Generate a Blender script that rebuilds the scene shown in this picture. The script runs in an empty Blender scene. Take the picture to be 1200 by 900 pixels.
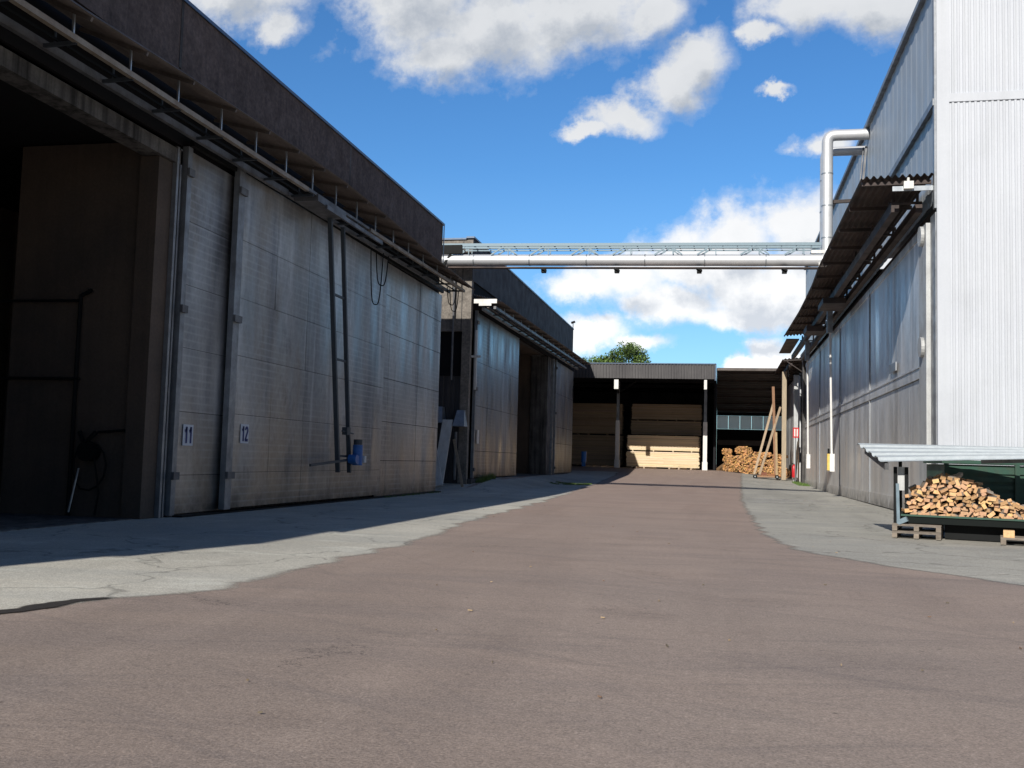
import bpy, bmesh, math, random
from mathutils import Vector, Matrix, noise
random.seed(7)
R = math.radians
scene = bpy.context.scene
COL = scene.collection

# ------------------------------------------------------------------ mesh helpers
class MB:
    def __init__(s): s.v = []; s.f = []; s.m = []; s.c = []
    def face(s, pts, mi=0, col=None):
        n = len(s.v); s.v += [tuple(p) for p in pts]; s.f.append(tuple(range(n, n+len(pts)))); s.m.append(mi); s.c.append(col)
    def hexa(s, p, mi=0, col=None):            # p: 8 corners, bottom 0-3 ccw, top 4-7
        n = len(s.v); s.v += [tuple(q) for q in p]
        for f in ((3,2,1,0),(4,5,6,7),(0,1,5,4),(1,2,6,5),(2,3,7,6),(3,0,4,7)):
            s.f.append(tuple(n+i for i in f)); s.m.append(mi); s.c.append(col)
    def box(s, x0, x1, y0, y1, z0, z1, mi=0, col=None):
        s.hexa([(x0,y0,z0),(x1,y0,z0),(x1,y1,z0),(x0,y1,z0),(x0,y0,z1),(x1,y0,z1),(x1,y1,z1),(x0,y1,z1)], mi, col)
        return s
    def bar(s, p, q, w, h, mi=0, col=None, up=(0,0,1)):
        p = Vector(p); q = Vector(q); d = (q-p).normalized(); u = Vector(up)
        if abs(d.dot(u)) > .98: u = Vector((0,1,0))
        a = d.cross(u).normalized()*w/2; b = a.cross(d).normalized()*h/2
        s.hexa([p-a-b, p+a-b, q+a-b, q-a-b, p-a+b, p+a+b, q+a+b, q-a+b], mi, col)
        return s
    def tube(s, pts, r, n=10, mi=0, caps=True):
        pts = [Vector(p) for p in pts]; rings = []
        for i, p in enumerate(pts):
            if i == 0: d = pts[1]-p
            elif i == len(pts)-1: d = p-pts[i-1]
            else: d = (pts[i+1]-p).normalized()+(p-pts[i-1]).normalized()
            d.normalize(); u = Vector((0,0,1)) if abs(d.z) < .9 else Vector((0,1,0))
            a = d.cross(u).normalized()
            if rings and a.dot(la) < 0: a = -a
            if rings:
                a = (la - d*la.dot(d)).normalized()
            b = d.cross(a); la = a
            rr = r[i] if isinstance(r, (list, tuple)) else r
            k = len(s.v)
            for j in range(n):
                t = 2*math.pi*j/n; s.v.append(tuple(p+a*math.cos(t)*rr+b*math.sin(t)*rr))
            rings.append(k)
        for i in range(len(rings)-1):
            for j in range(n):
                j2 = (j+1) % n
                s.f.append((rings[i]+j, rings[i]+j2, rings[i+1]+j2, rings[i+1]+j)); s.m.append(mi); s.c.append(None)
        if caps:
            s.f.append(tuple(rings[0]+j for j in reversed(range(n)))); s.m.append(mi); s.c.append(None)
            s.f.append(tuple(rings[-1]+j for j in range(n))); s.m.append(mi); s.c.append(None)
        return s
    def profile(s, prof, fn, ts, mi=0):        # sweep open profile [(a,b)] along ts: fn(a,b,t)->point
        k0 = len(s.v); n = len(prof)
        for t in ts:
            for a, b in prof: s.v.append(tuple(fn(a, b, t)))
        for i in range(len(ts)-1):
            for j in range(n-1):
                s.f.append((k0+i*n+j, k0+i*n+j+1, k0+(i+1)*n+j+1, k0+(i+1)*n+j)); s.m.append(mi); s.c.append(None)
        return s
    def build(s, name, mats, parent=None, smooth=False, origin=None):
        me = bpy.data.meshes.new(name)
        o0 = Vector(origin) if origin is not None else Vector((0,0,0))
        base = o0
        if parent is not None:
            base = Vector(parent.get('_loc', (0,0,0))) if origin is None else o0
        me.from_pydata([tuple(Vector(v)-base) for v in s.v], [], s.f)
        if not isinstance(mats, (list, tuple)): mats = [mats]
        for m in mats: me.materials.append(m)
        me.polygons.foreach_set('material_index', s.m)
        if any(c is not None for c in s.c):
            ca = me.color_attributes.new('tint', 'FLOAT_COLOR', 'CORNER')
            k = 0; buf = []
            for f, c in zip(s.f, s.c):
                c = c if c is not None else (1,1,1)
                if not isinstance(c, (tuple, list)): c = (c, c, c)
                for _ in f: buf += [c[0], c[1], c[2], 1.0]
            ca.data.foreach_set('color', buf)
        bm = bmesh.new(); bm.from_mesh(me)
        if not name.startswith(('leaf','grass','crown')): bmesh.ops.recalc_face_normals(bm, faces=bm.faces)
        bm.to_mesh(me); bm.free()
        if smooth:
            for p in me.polygons: p.use_smooth = True
            try: me.set_sharp_from_angle(angle=R(40))
            except Exception: pass
        o = bpy.data.objects.new(name, me); COL.objects.link(o)
        if parent is not None:
            o.parent = parent; o.location = base - Vector(parent.get('_loc', (0,0,0)))
            o['_loc'] = tuple(base)
        else:
            o.location = base; o['_loc'] = tuple(base)
        return o

def tag(o, label=None, cat=None, group=None, kind=None):
    if label: o['label'] = label
    if cat: o['category'] = cat
    if group: o['group'] = group
    if kind: o['kind'] = kind
    return o
def thing(name, label, cat, loc=(0,0,0), group=None):
    o = bpy.data.objects.new(name, None); COL.objects.link(o); o.location = loc; o.empty_display_size = .3
    o['_loc'] = tuple(float(a) for a in loc)
    return tag(o, label, cat, group)

# ------------------------------------------------------------------ material helpers
class NT:
    def __init__(s, tree): s.t = tree; s.n = tree.nodes; s.l = tree.links
    def node(s, typ, **kw):
        n = s.n.new(typ)
        for k, v in kw.items():
            if k == 'ins':
                for a, b in v.items():
                    if hasattr(b, 'is_output') or isinstance(b, bpy.types.NodeSocket): s.l.new(b, n.inputs[a])
                    else: n.inputs[a].default_value = b
            else: setattr(n, k, v)
        return n
    def math(s, op, a, b=None, c=None, clamp=False):
        n = s.n.new('ShaderNodeMath'); n.operation = op; n.use_clamp = clamp
        for i, x in enumerate((a, b, c)):
            if x is None: continue
            if isinstance(x, bpy.types.NodeSocket): s.l.new(x, n.inputs[i])
            else: n.inputs[i].default_value = x
        return n.outputs[0]
    def pos(s): 
        return s.n.new('ShaderNodeNewGeometry').outputs['Position']
    def noise(s, scale, detail=4, rough=.55, vscale=None, src=None, dist=0):
        m = s.n.new('ShaderNodeMapping'); s.l.new(src or s.pos(), m.inputs[0])
        if vscale: m.inputs['Scale'].default_value = vscale
        n = s.n.new('ShaderNodeTexNoise'); s.l.new(m.outputs[0], n.inputs['Vector'])
        n.inputs['Scale'].default_value = scale; n.inputs['Detail'].default_value = detail
        n.inputs['Roughness'].default_value = rough; n.inputs['Distortion'].default_value = dist
        return n.outputs['Fac']
    def ramp(s, fac, stops, interp='LINEAR'):
        n = s.n.new('ShaderNodeValToRGB'); s.l.new(fac, n.inputs[0]); e = n.color_ramp.elements
        n.color_ramp.interpolation = interp
        while len(e) < len(stops): e.new(.5)
        for i, (p, c) in enumerate(stops):
            e[i].position = p
            e[i].color = (c, c, c, 1) if not isinstance(c, (tuple, list)) else (*c[:3], 1)
        return n.outputs[0]
    def mix(s, fac, a, b, mode='MIX'):
        n = s.n.new('ShaderNodeMix'); n.data_type = 'RGBA'; n.blend_type = mode
        for key, x in ((0, fac), (6, a), (7, b)):
            if isinstance(x, bpy.types.NodeSocket): s.l.new(x, n.inputs[key])
            else: n.inputs[key].default_value = x if key == 0 else (*x[:3], 1)
        return n.outputs[2]

def newmat(name):
    m = bpy.data.materials.new(name); m.use_nodes = True; m.node_tree.nodes.clear()
    t = NT(m.node_tree)
    out = t.node('ShaderNodeOutputMaterial'); b = t.node('ShaderNodeBsdfPrincipled')
    t.l.new(b.outputs[0], out.inputs[0])
    return m, t, b
def bump(t, b, h, strength=.3, dist=.02):
    n = t.n.new('ShaderNodeBump'); n.inputs['Strength'].default_value = strength; n.inputs['Distance'].default_value = dist
    t.l.new(h, n.inputs['Height']); t.l.new(n.outputs[0], b.inputs['Normal'])

def weathered(name, c1, c2, rough=.7, metal=0., scale=1.2, streak=.5, dirt=(.05,.045,.04), dirt_amt=.35, fine=.25, bmp=.15, rvar=.12, fscale=18):
    """painted / metal / concrete surface: two-tone patches, run-down streaks, fine grain"""
    m, t, b = newmat(name)
    p = t.noise(scale, 5)
    c = t.mix(t.ramp(p, [(.35, 0), (.65, 1)]), c1, c2)
    st = t.noise(1.0, 5, .6, vscale=(5, 5, .22))
    c = t.mix(t.math('MULTIPLY', t.ramp(st, [(.45, 0), (.75, 1)]), streak*dirt_amt*2, clamp=True), c, dirt)
    bl = t.noise(.5, 6, .65)
    c = t.mix(t.math('MULTIPLY', t.ramp(bl, [(.5, 0), (.8, 1)]), dirt_amt), c, dirt)
    fn = t.noise(fscale, 6, .7)
    c = t.mix(fine, c, t.ramp(fn, [(.25, .25), (.5, .5), (.75, .8)]), 'OVERLAY')
    t.l.new(c, b.inputs['Base Color'])
    b.inputs['Metallic'].default_value = metal
    r = t.math('ADD', t.math('MULTIPLY', t.math('SUBTRACT', p, .5), rvar*4), rough, clamp=True)
    t.l.new(r, b.inputs['Roughness'])
    bump(t, b, fn, bmp, .01)
    return m

def door_metal(name, cA, cB, warm, z0, metal=.8, rough=.42, line=True, warmz=2.6, blot=.6, streak=.4):
    """old aluminium door sheet: dull metal, broad run-down stains, dirty near the ground"""
    m, t, b = newmat(name)
    pos = t.pos(); sep = t.node('ShaderNodeSeparateXYZ', ins={0: pos})
    p = t.noise(.42, 4, .55, vscale=(1, 1, .5))
    c = t.mix(t.ramp(p, [(.36, 0), (.62, 1)]), cA, cB)
    st = t.noise(1., 4, .5, vscale=(.9, .9, .10), dist=.3)
    c = t.mix(t.math('MULTIPLY', t.ramp(st, [(.36, 1), (.47, 0)]), streak), c, (cA[0]*.42, cA[1]*.44, cA[2]*.48))
    st2 = t.noise(1., 3, .5, vscale=(2.2, 2.2, .12))
    c = t.mix(t.math('MULTIPLY', t.ramp(st2, [(.58, 0), (.70, 1)]), streak*.9), c, (min(1, cB[0]*1.4), min(1, cB[1]*1.42), min(1, cB[2]*1.45)))
    rs = t.noise(.6, 4, .6, vscale=(1, 1, .35))
    c = t.mix(t.math('MULTIPLY', t.ramp(rs, [(.52, 0), (.66, 1)]), .45), c, (warm[0]*.8, warm[1]*.78, warm[2]*.75))
    hz = t.math('DIVIDE', t.math('SUBTRACT', sep.outputs[2], z0), warmz)
    lo = t.math('SUBTRACT', 1., hz, clamp=True)
    lo = t.math('MULTIPLY', lo, t.ramp(t.noise(.8, 4), [(.3, .5), (.65, 1)]))
    c = t.mix(t.math('MULTIPLY', lo, .9), c, warm)
    bl = t.noise(.75, 6, .68, vscale=(1, 1, .45))
    c = t.mix(t.math('MULTIPLY', t.ramp(bl, [(.57, 0), (.72, 1)]), blot), c, (.04, .042, .05))
    gr = t.noise(9., 4, .7, vscale=(1, 1, .6))
    c = t.mix(.35, c, t.ramp(gr, [(.3, .3), (.5, .5), (.7, .7)]), 'OVERLAY')
    sp = t.math('SUBTRACT', 1., t.math('DIVIDE', t.math('SUBTRACT', sep.outputs[2], z0), .55), clamp=True)
    c = t.mix(t.math('MULTIPLY', sp, t.ramp(t.noise(2.2, 5, .7), [(.35, .1), (.6, .9)])), c, (.06, .055, .05))
    if line:
        w = t.math('POWER', t.math('ABSOLUTE', t.math('SINE', t.math('MULTIPLY', sep.outputs[2], math.pi/.17))), 14.)
        w = t.math('MULTIPLY', w, t.ramp(t.noise(.5, 3), [(.4, .1), (.6, 1)]))
        c = t.mix(t.math('MULTIPLY', w, .20), c, tuple(min(1, q*1.5) for q in cB))
    t.l.new(c, b.inputs['Base Color'])
    t.l.new(t.ramp(t.noise(.7, 5, .6, vscale=(1, 1.5, .4)), [(.3, metal), (.7, metal*.6)]), b.inputs['Metallic'])
    t.l.new(t.ramp(t.noise(.8, 5, .6, vscale=(1, 1.5, .3)), [(.3, rough-.14), (.7, rough+.2)]), b.inputs['Roughness'])
    h = t.noise(.35, 3, .5)
    bump(t, b, h, .35, .05)
    return m

def plain(name, c, rough=.5, metal=0., var=.15, vs=8):
    m, t, b = newmat(name)
    n = t.noise(vs, 5, .6)
    t.l.new(t.mix(var*2, c, t.ramp(n, [(.3, .25), (.5, .5), (.7, .75)]), 'OVERLAY'), b.inputs['Base Color'])
    b.inputs['Metallic'].default_value = metal
    if max(c) < .03: b.inputs['Specular IOR Level'].default_value = .12
    t.l.new(t.math('ADD', t.math('MULTIPLY', t.math('SUBTRACT', n, .5), .4), rough, clamp=True), b.inputs['Roughness'])
    return m

def tinted(name, c, rough=.75, var=.25, grain=(3, 40, 40), bmp=.2):
    """wood: base colour times the mesh's own tint attribute, grain noise"""
    m, t, b = newmat(name)
    a = t.node('ShaderNodeAttribute', attribute_name='tint')
    g = t.noise(1., 5, .65, vscale=grain)
    col = t.mix(1., c, a.outputs['Color'], 'MULTIPLY')
    col = t.mix(var*2, col, t.ramp(g, [(.25, .25), (.5, .5), (.75, .75)]), 'OVERLAY')
    t.l.new(col, b.inputs['Base Color']); b.inputs['Roughness'].default_value = rough
    bump(t, b, g, bmp, .01)
    return m

M = {}
M['aggregate'] = weathered('brown_aggregate_concrete', (.15,.108,.09), (.105,.078,.068), .9, 0, 2.5, .5, (.03,.025,.025), .35, .9, .6, fscale=9)
M['aggregate2'] = weathered('grey_fascia_sheet', (.085,.08,.082), (.06,.056,.058), .85, 0, 1.5, .5, (.03,.028,.03), .3, .5, .3, fscale=14)
M['side_concrete'] = weathered('pale_aggregate_concrete', (.27,.24,.205), (.2,.18,.155), .9, 0, 2.0, .6, (.09,.08,.07), .4, .9, .6, fscale=10)
M['coping'] = plain('blue_grey_coping_metal', (.10,.13,.18), .45, .6)
M['concrete'] = weathered('stained_concrete', (.15,.143,.132), (.085,.08,.077), .85, 0, 1.5, 1., (.02,.019,.018), .75, .6, .4)
M['chamber'] = weathered('brown_chamber_wall', (.12,.085,.06), (.085,.066,.052), .85, 0, .6, .25, (.03,.025,.02), .5, .35, .2)
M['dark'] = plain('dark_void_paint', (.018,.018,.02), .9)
M['door_left'] = door_metal('old_aluminium_door', (.33,.34,.35), (.50,.51,.51), (.40,.33,.24), 0, .7, .42, blot=.5, streak=.5)
M['door_back'] = door_metal('old_aluminium_door_grey', (.22,.25,.285), (.34,.36,.38), (.27,.21,.145), .45, .75, .40)
M['door_right'] = door_metal('galvanised_door_sheet', (.54,.555,.57), (.74,.75,.75), (.64,.61,.56), 0, .40, .42, line=False, warmz=5., blot=.3, streak=.55)
M['alu'] = weathered('weathered_aluminium_profile', (.34,.36,.38), (.24,.25,.26), .5, .6, 3., .4, (.06,.06,.06), .3, .2, .1)
M['galv'] = weathered('galvanised_steel', (.5,.53,.55), (.4,.43,.45), .42, .7, 4., .3, (.12,.11,.1), .25, .2, .05)
M['roof_galv'] = weathered('pale_galvanised_roof', (.60,.65,.66), (.50,.55,.56), .5, .15, 4., .3, (.25,.24,.22), .25, .2, .05)
M['pipe'] = weathered('aluminium_pipe_cladding', (.72,.73,.74), (.60,.61,.62), .5, .45, 2.5, .2, (.3,.3,.3), .15, .1, .05)
M['truss'] = plain('galvanised_blue_grey_steel', (.20,.27,.31), .55, .3)
M['channel'] = plain('dull_blue_grey_channel_steel', (.07,.085,.10), .55, .4)
M['beige_rail'] = weathered('beige_rail_paint', (.33,.29,.23), (.26,.22,.17), .6, .1, 2.5, .4, (.12,.06,.03), .5, .3, .1)
M['grey_rail'] = weathered('grey_rail_steel', (.20,.205,.215), (.13,.135,.14), .55, .4, 2.5, .4, (.08,.06,.05), .4, .3, .1)
M['corr_dark'] = weathered('dark_corrugated_sheet', (.15,.125,.11), (.105,.09,.08), .7, .0, 1.5, .3, (.03,.025,.02), .4, .3, .1)
M['corr_right'] = weathered('brown_corrugated_sheet', (.09,.06,.05), (.05,.042,.04), .65, .25, 1.2, .3, (.02,.02,.02), .4, .3, .1)
M['shed_sheet'] = weathered('charcoal_trapezoid_sheet', (.085,.08,.08), (.07,.066,.068), .6, .1, .7, .4, (.03,.03,.03), .3, .2, .05)
M['white_clad'] = weathered('white_wall_cladding', (.58,.605,.64), (.545,.57,.61), .5, .0, .6, .5, (.40,.42,.43), .3, .1, .05)
M['grey_clad'] = weathered('silver_grey_wall_cladding', (.50,.54,.56), (.46,.50,.53), .5, .15, .8, .4, (.3,.32,.33), .2, .1, .05)
M['white'] = weathered('worn_white_paint', (.84,.83,.79), (.74,.73,.69), .5, 0, 3, .5, (.3,.28,.25), .3, .2, .1)
M['post_grey'] = weathered('pale_grey_post_paint', (.55,.56,.55), (.47,.48,.48), .55, .2, 2, .6, (.2,.19,.17), .35, .2, .1)
M['black'] = plain('black_paint', (.012,.013,.013), .6)
M['tub'] = plain('black_plastic_tub', (.010,.013,.012), .75)
M['blue'] = plain('blue_motor_enamel', (.03,.16,.48), .4)
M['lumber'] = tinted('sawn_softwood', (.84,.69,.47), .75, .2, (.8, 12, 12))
M['lumber_shaded'] = tinted('shaded_softwood', (.48,.37,.26), .8, .2, (.8, 12, 12))  # darker copy of the sawn softwood, shade of the rear packs in its colour
M['stick'] = tinted('brown_bark_sticks', (.60,.36,.17), .85, .3, (18, 18, 18))
M['fire_end'] = tinted('split_wood_face', (.72,.46,.26), .8, .25, (25, 25, 25))
M['fire_side'] = tinted('greyed_wood_side', (.33,.28,.23), .85, .3, (20, 4, 20))
M['pallet'] = tinted('weathered_pallet_wood', (.22,.19,.16), .85, .3, (6, 20, 20))
M['plank'] = tinted('rough_brown_plank', (.40,.30,.20), .8, .3, (20, 20, 1.5))
M['green'] = weathered('green_container_paint', (.035,.10,.068), (.028,.08,.056), .5, .1, 1.5, .6, (.08,.05,.03), .3, .2, .1)
M['red'] = plain('red_enamel', (.55,.02,.025), .35)
M['yellow'] = plain('yellow_enamel', (.72,.50,.12), .45)
M['plate_white'] = plain('sign_white', (.62,.66,.72), .5, 0, .05)
M['navy'] = plain('navy_sign_ink', (.015,.03,.16), .5, 0, .05)
M['rubber'] = plain('black_rubber', (.015,.015,.015), .8)
m, t, b_s = newmat('translucent_wall_sheet')
tl = t.node('ShaderNodeBsdfTranslucent', ins={'Color': (1,.93,.80,1)}); df = t.node('ShaderNodeBsdfDiffuse', ins={'Color': (.9,.89,.82,1)})
ms = t.node('ShaderNodeMixShader', ins={0: .3, 1: tl.outputs[0], 2: df.outputs[0]})
t.l.new(ms.outputs[0], [n for n in t.n if n.type == 'OUTPUT_MATERIAL'][0].inputs[0]); t.n.remove(b_s); M['strip'] = m

# ------------------------------------------------------------------ ground
XK = [-400, -60, 0, 6, 12, 60, 400]
def gA(y):
    pts = [(-1e9, 0), (42, 0), (60, .07), (76, .45), (84, .9), (1e9, .9)]
    for (a, za), (b, zb) in zip(pts, pts[1:]):
        if y <= b: return za + (zb-za)*(y-a)/(b-a) if b < 1e8 and a > -1e8 else za if a < -1e8 else zb
    return .9
def gz(x, y):
    a = gA(y)
    bx = 1.0 if x <= 0 else (1-.6*min(x, 6)/6)
    if x < -9 and 42 < y < 84:                    # the ground ramps up to the sill of the rear hall
        t_ = min(1, (-x-9)/2); r_ = min(1, (y-42)/6)*min(1, (84-y)/8)
        return a+(max(.42, a)-a)*t_*r_
    return a*bx
def lines(a, b, step, extra=()):
    r = [a]; x = a
    while x < b-1e-6: x = min(b, x+step); r.append(x)
    return sorted(set([round(q, 4) for q in r+[e for e in extra if a < e < b]]))
def ground_mat(name, base, base2, crackc, concrete=False, feather=0, soft=.05, opacity=1):
    m, t, b = newmat(name)
    pos = t.pos()
    big = t.noise(.16, 5, .6); mid = t.noise(.7, 6, .62)
    c = t.mix(t.ramp(big, [(.35, 0), (.65, 1)]), base, base2)
    d = tuple(x*.58 for x in base)
    # tyre-swept darker bands along the road and stains
    lane = t.noise(.5, 4, .6, vscale=(1., .12, 1), dist=.6)
    c = t.mix(t.math('MULTIPLY', t.ramp(lane, [(.48, 0), (.7, 1)]), .5), c, d)
    c = t.mix(t.math('MULTIPLY', t.ramp(mid, [(.55, 0), (.75, 1)]), .45), c, tuple(x*.5 for x in base))
    smear = t.noise(.45, 5, .6, vscale=(.35, 1.3, 1), dist=.8)
    c = t.mix(t.math('MULTIPLY', t.ramp(smear, [(.5, 0), (.62, 1)]), .38), c, (base[0]*.62, base[1]*.66, base[2]*.72))
    lt = t.noise(1.1, 5, .65, vscale=(.6, 1.2, 1))
    c = t.mix(t.math('MULTIPLY', t.ramp(lt, [(.55, 0), (.75, 1)]), .5 if concrete else .22), c, tuple(min(.75, x*1.45) for x in base))
    if not concrete:
        for ang_, sc_, th in ((.45,(.10,1.7,1),.60),(-.35,(.12,2.4,1),.63),(.95,(.08,3.2,1),.64),(1.35,(1.6,.08,1),.60)):
            mp_ = t.node('ShaderNodeMapping', ins={0: pos, 'Rotation': (0,0,ang_)})
            w_ = t.noise(1.3, 5, .68, vscale=sc_, src=mp_.outputs[0], dist=.25)
            c = t.mix(t.math('MULTIPLY', t.ramp(w_, [(th-.05, 0), (th+.08, 1)]), .34), c, (base[0]*.50, base[1]*.54, base[2]*.60))
        ck = t.node('ShaderNodeTexVoronoi', feature='DISTANCE_TO_EDGE', ins={'Scale': .16})
        wv = t.node('ShaderNodeVectorMath', operation='ADD', ins={0: pos}); nz = t.node('ShaderNodeTexNoise', ins={'Vector': pos, 'Scale': .9, 'Detail': 6., 'Roughness': .7})
        sc2 = t.node('ShaderNodeVectorMath', operation='SCALE', ins={0: nz.outputs['Color'], 'Scale': 3.})
        t.l.new(sc2.outputs[0], wv.inputs[1]); t.l.new(wv.outputs[0], ck.inputs['Vector'])
        ckm = t.math('MULTIPLY', t.ramp(ck.outputs['Distance'], [(.0, 1), (.0035, 0)]), t.ramp(t.noise(.35, 3), [(.5, 0), (.6, .8)]))
        c = t.mix(ckm, c, crackc)
        far = t.math('DIVIDE', t.math('SUBTRACT', t.node('ShaderNodeSeparateXYZ', ins={0: pos}).outputs[1], 6), 30., clamp=True)
        c = t.mix(t.math('MULTIPLY', far, .35), c, (base[0]*1.12, base[1]*.98, base[2]*.96))
    f1 = t.noise(55, 3, .8); f2 = t.noise(16, 5, .75)
    c = t.mix(.75, c, t.ramp(f1, [(.28, .22), (.5, .5), (.72, .82)]), 'OVERLAY')
    c = t.mix(.45, c, t.ramp(f2, [(.3, .3), (.5, .5), (.7, .72)]), 'OVERLAY')
    v = t.node('ShaderNodeTexVoronoi', ins={'Vector': pos, 'Scale': 26.})
    sp = t.ramp(v.outputs['Distance'], [(.05, 1), (.11, 0)])
    sp = t.math('MULTIPLY', sp, t.ramp(t.noise(7, 2), [(.58, 0), (.62, 1)]))
    c = t.mix(t.math('MULTIPLY', sp, .7), c, (.55, .50, .44))
    v2 = t.node('ShaderNodeTexVoronoi', ins={'Vector': pos, 'Scale': 3.1})
    sp2 = t.math('MULTIPLY', t.ramp(v2.outputs['Distance'], [(.03, 1), (.08, 0)]), t.ramp(t.noise(1.3, 2), [(.5, 0), (.55, 1)]))
    c = t.mix(t.math('MULTIPLY', sp2, .75), c, tuple(x*.3 for x in base))
    if concrete:
        cr = t.node('ShaderNodeTexVoronoi', feature='DISTANCE_TO_EDGE', ins={'Scale': .28})
        wob = t.node('ShaderNodeVectorMath', operation='ADD', ins={0: pos})
        nz = t.node('ShaderNodeTexNoise', ins={'Vector': pos, 'Scale': 1.5})
        t.l.new(nz.outputs['Color'], wob.inputs[1]); t.l.new(wob.outputs[0], cr.inputs['Vector'])
        c = t.mix(t.math('MULTIPLY', t.ramp(cr.outputs['Distance'], [(.0, 1), (.012, 0)]), .5), c, crackc)
    t.l.new(c, b.inputs['Base Color'])
    if feather:
        ea = t.node('ShaderNodeAttribute', attribute_name='edge').outputs['Fac']
        n_a = t.noise(1.6, 6, .72); n_b = t.noise(14, 5, .75)
        th_ = t.math('ADD', t.math('MULTIPLY', n_a, feather), t.math('MULTIPLY', n_b, feather*.5))
        al = t.math('DIVIDE', t.math('SUBTRACT', ea, t.math('MULTIPLY', t.math('SUBTRACT', th_, feather*.35), 1.2)), soft, clamp=True)
        if opacity < 1: al = t.math('MULTIPLY', al, t.math('MULTIPLY', t.ramp(t.noise(2.2, 6, .7), [(.35, .25), (.6, 1)]), opacity))
        t.l.new(al, b.inputs['Alpha'])
    b.inputs['Roughness'].default_value = .88
    b.inputs['Specular IOR Level'].default_value = .3
    bump(t, b, t.math('ADD', f1, t.math('MULTIPLY', f2, .8)), .45, .012)
    return m
M['asphalt'] = ground_mat('reddish_asphalt', (.340,.266,.218), (.290,.236,.198), (.05,.045,.04))
M['apron'] = ground_mat('worn_concrete_apron', (.56,.53,.45), (.40,.38,.325), (.08,.08,.07), concrete=True, feather=.35, soft=.2)
M['patch'] = ground_mat('grey_asphalt_patch', (.41,.39,.335), (.33,.315,.275), (.06,.06,.05), concrete=True, feather=.30, soft=.2)
M['pale'] = ground_mat('pale_worn_strip', (.52,.50,.45), (.45,.43,.40), (.2,.2,.18), concrete=True, feather=.5, soft=.35, opacity=.8)
M['wet'] = ground_mat('dark_oily_stain', (.040,.034,.030), (.03,.026,.024), (.01,.01,.01), concrete=True, feather=.05, soft=.05)

g = MB()
xs = [-500, -120] + lines(-40, 30, 1.0, (6,)) + [120, 500]
ys = [-200, -60] + lines(-10, 110, 1.0) + [200, 500, 1500]
for i in range(len(xs)-1):
    for j in range(len(ys)-1):
        a, b_, c_, d_ = xs[i], xs[i+1], ys[j], ys[j+1]
        g.face([(a,c_,gz(a,c_)), (b_,c_,gz(b_,c_)), (b_,d_,gz(b_,d_)), (a,d_,gz(a,d_))])
tag(g.build('ground', M['asphalt']), kind='structure')

def sheet(name, xl, xr, y0, y1, mat, off=.004, nx=24, dy=.25, sides='r'):
    s = MB(); rows = []; ed = []
    yy = lines(y0, y1, dy)
    ks = sorted(set([k/nx for k in range(nx+1)]+[1-.15/nx*k for k in range(1, 6)]+[.15/nx*k for k in range(1, 6)]))
    def ev(x, y):
        d = 9.
        if 'r' in sides: d = min(d, xr(y)-x)
        if 'l' in sides: d = min(d, x-xl(y))
        if 'n' in sides: d = min(d, y-y0)
        if 'f' in sides: d = min(d, y1-y)
        return max(0, min(1.5, d))
    for y in yy:
        a, b_ = xl(y), xr(y)
        rows.append([(a+(b_-a)*k, y) for k in ks])
    for r0, r1 in zip(rows, rows[1:]):
        for k in range(len(ks)-1):
            q = [r0[k], r0[k+1], r1[k+1], r1[k]]
            s.face([(x, y, gz(x, y)+off) for x, y in q]); ed += [ev(x, y) for x, y in q]
    o = s.build(name, mat)
    at = o.data.attributes.new('edge', 'FLOAT', 'POINT'); at.data.foreach_set('value', ed)
    return tag(o, kind='structure')
def interp(tab, y):
    if y <= tab[0][0]: return tab[0][1]
    for (a, va), (b_, vb) in zip(tab, tab[1:]):
        if y <= b_: return va+(vb-va)*(y-a)/(b_-a)
    return tab[-1][1]
def wob(y, amp, s=1.3, k=0): return amp*noise.noise(Vector((y*s, k, 3.3)))+amp*.4*noise.noise(Vector((y*s*4, k, 9.3)))
LEDGE = [(-12,-6.9),(6,-6.3),(7.4,-5.95),(8.9,-5.25),(9.9,-4.85),(11.8,-4.8),(13.2,-4.95),(15.6,-4.75),(22,-5.3),(32.7,-5.6),(52,-6.7),(80,-7.6)]
sheet('concrete_apron', lambda y: -24.5, lambda y: interp(LEDGE, y)+wob(y, .22), -12, 79, M['apron'], nx=40, sides='r')
REDGE = [(13.4,12.5),(13.7,3.9),(14.8,3.0),(16.2,2.05),(18,1.15),(20.8,.72),(29,.62),(38.6,.62),(60,.95),(90,1.6)]
sheet('asphalt_patch', lambda y: interp(REDGE, y)+wob(y, .16, k=5), lambda y: 14., 13.4, 92, M['patch'], nx=30, sides='ln')
sheet('worn_ground_strip', lambda y: .72+wob(y, .05), lambda y: 5.5-(y-40)*.08+wob(y, .3), 39.6, 41.5, M['pale'], .009, 20, .1, 'lrnf')
sheet('worn_ground_band', lambda y: .85+wob(y, .05), lambda y: 4.7+wob(y, .3), 42.6, 45.4, M['pale'], .009, 20, .1, 'lrnf')
sheet('oily_ground_stain', lambda y: interp([(6.2,-9.0),(7.3,-6.5),(7.9,-6.15),(8.5,-6.0),(8.8,-5.8)], y)+wob(y, .12, 3, 2),
      lambda y: interp([(6.2,-6.45),(7.3,-5.93),(7.9,-5.82),(8.5,-5.72),(8.8,-5.7)], y)+wob(y, .1, 3, 8), 6.2, 8.8, M['wet'], .009, 8, .08, 'lrf')

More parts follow.
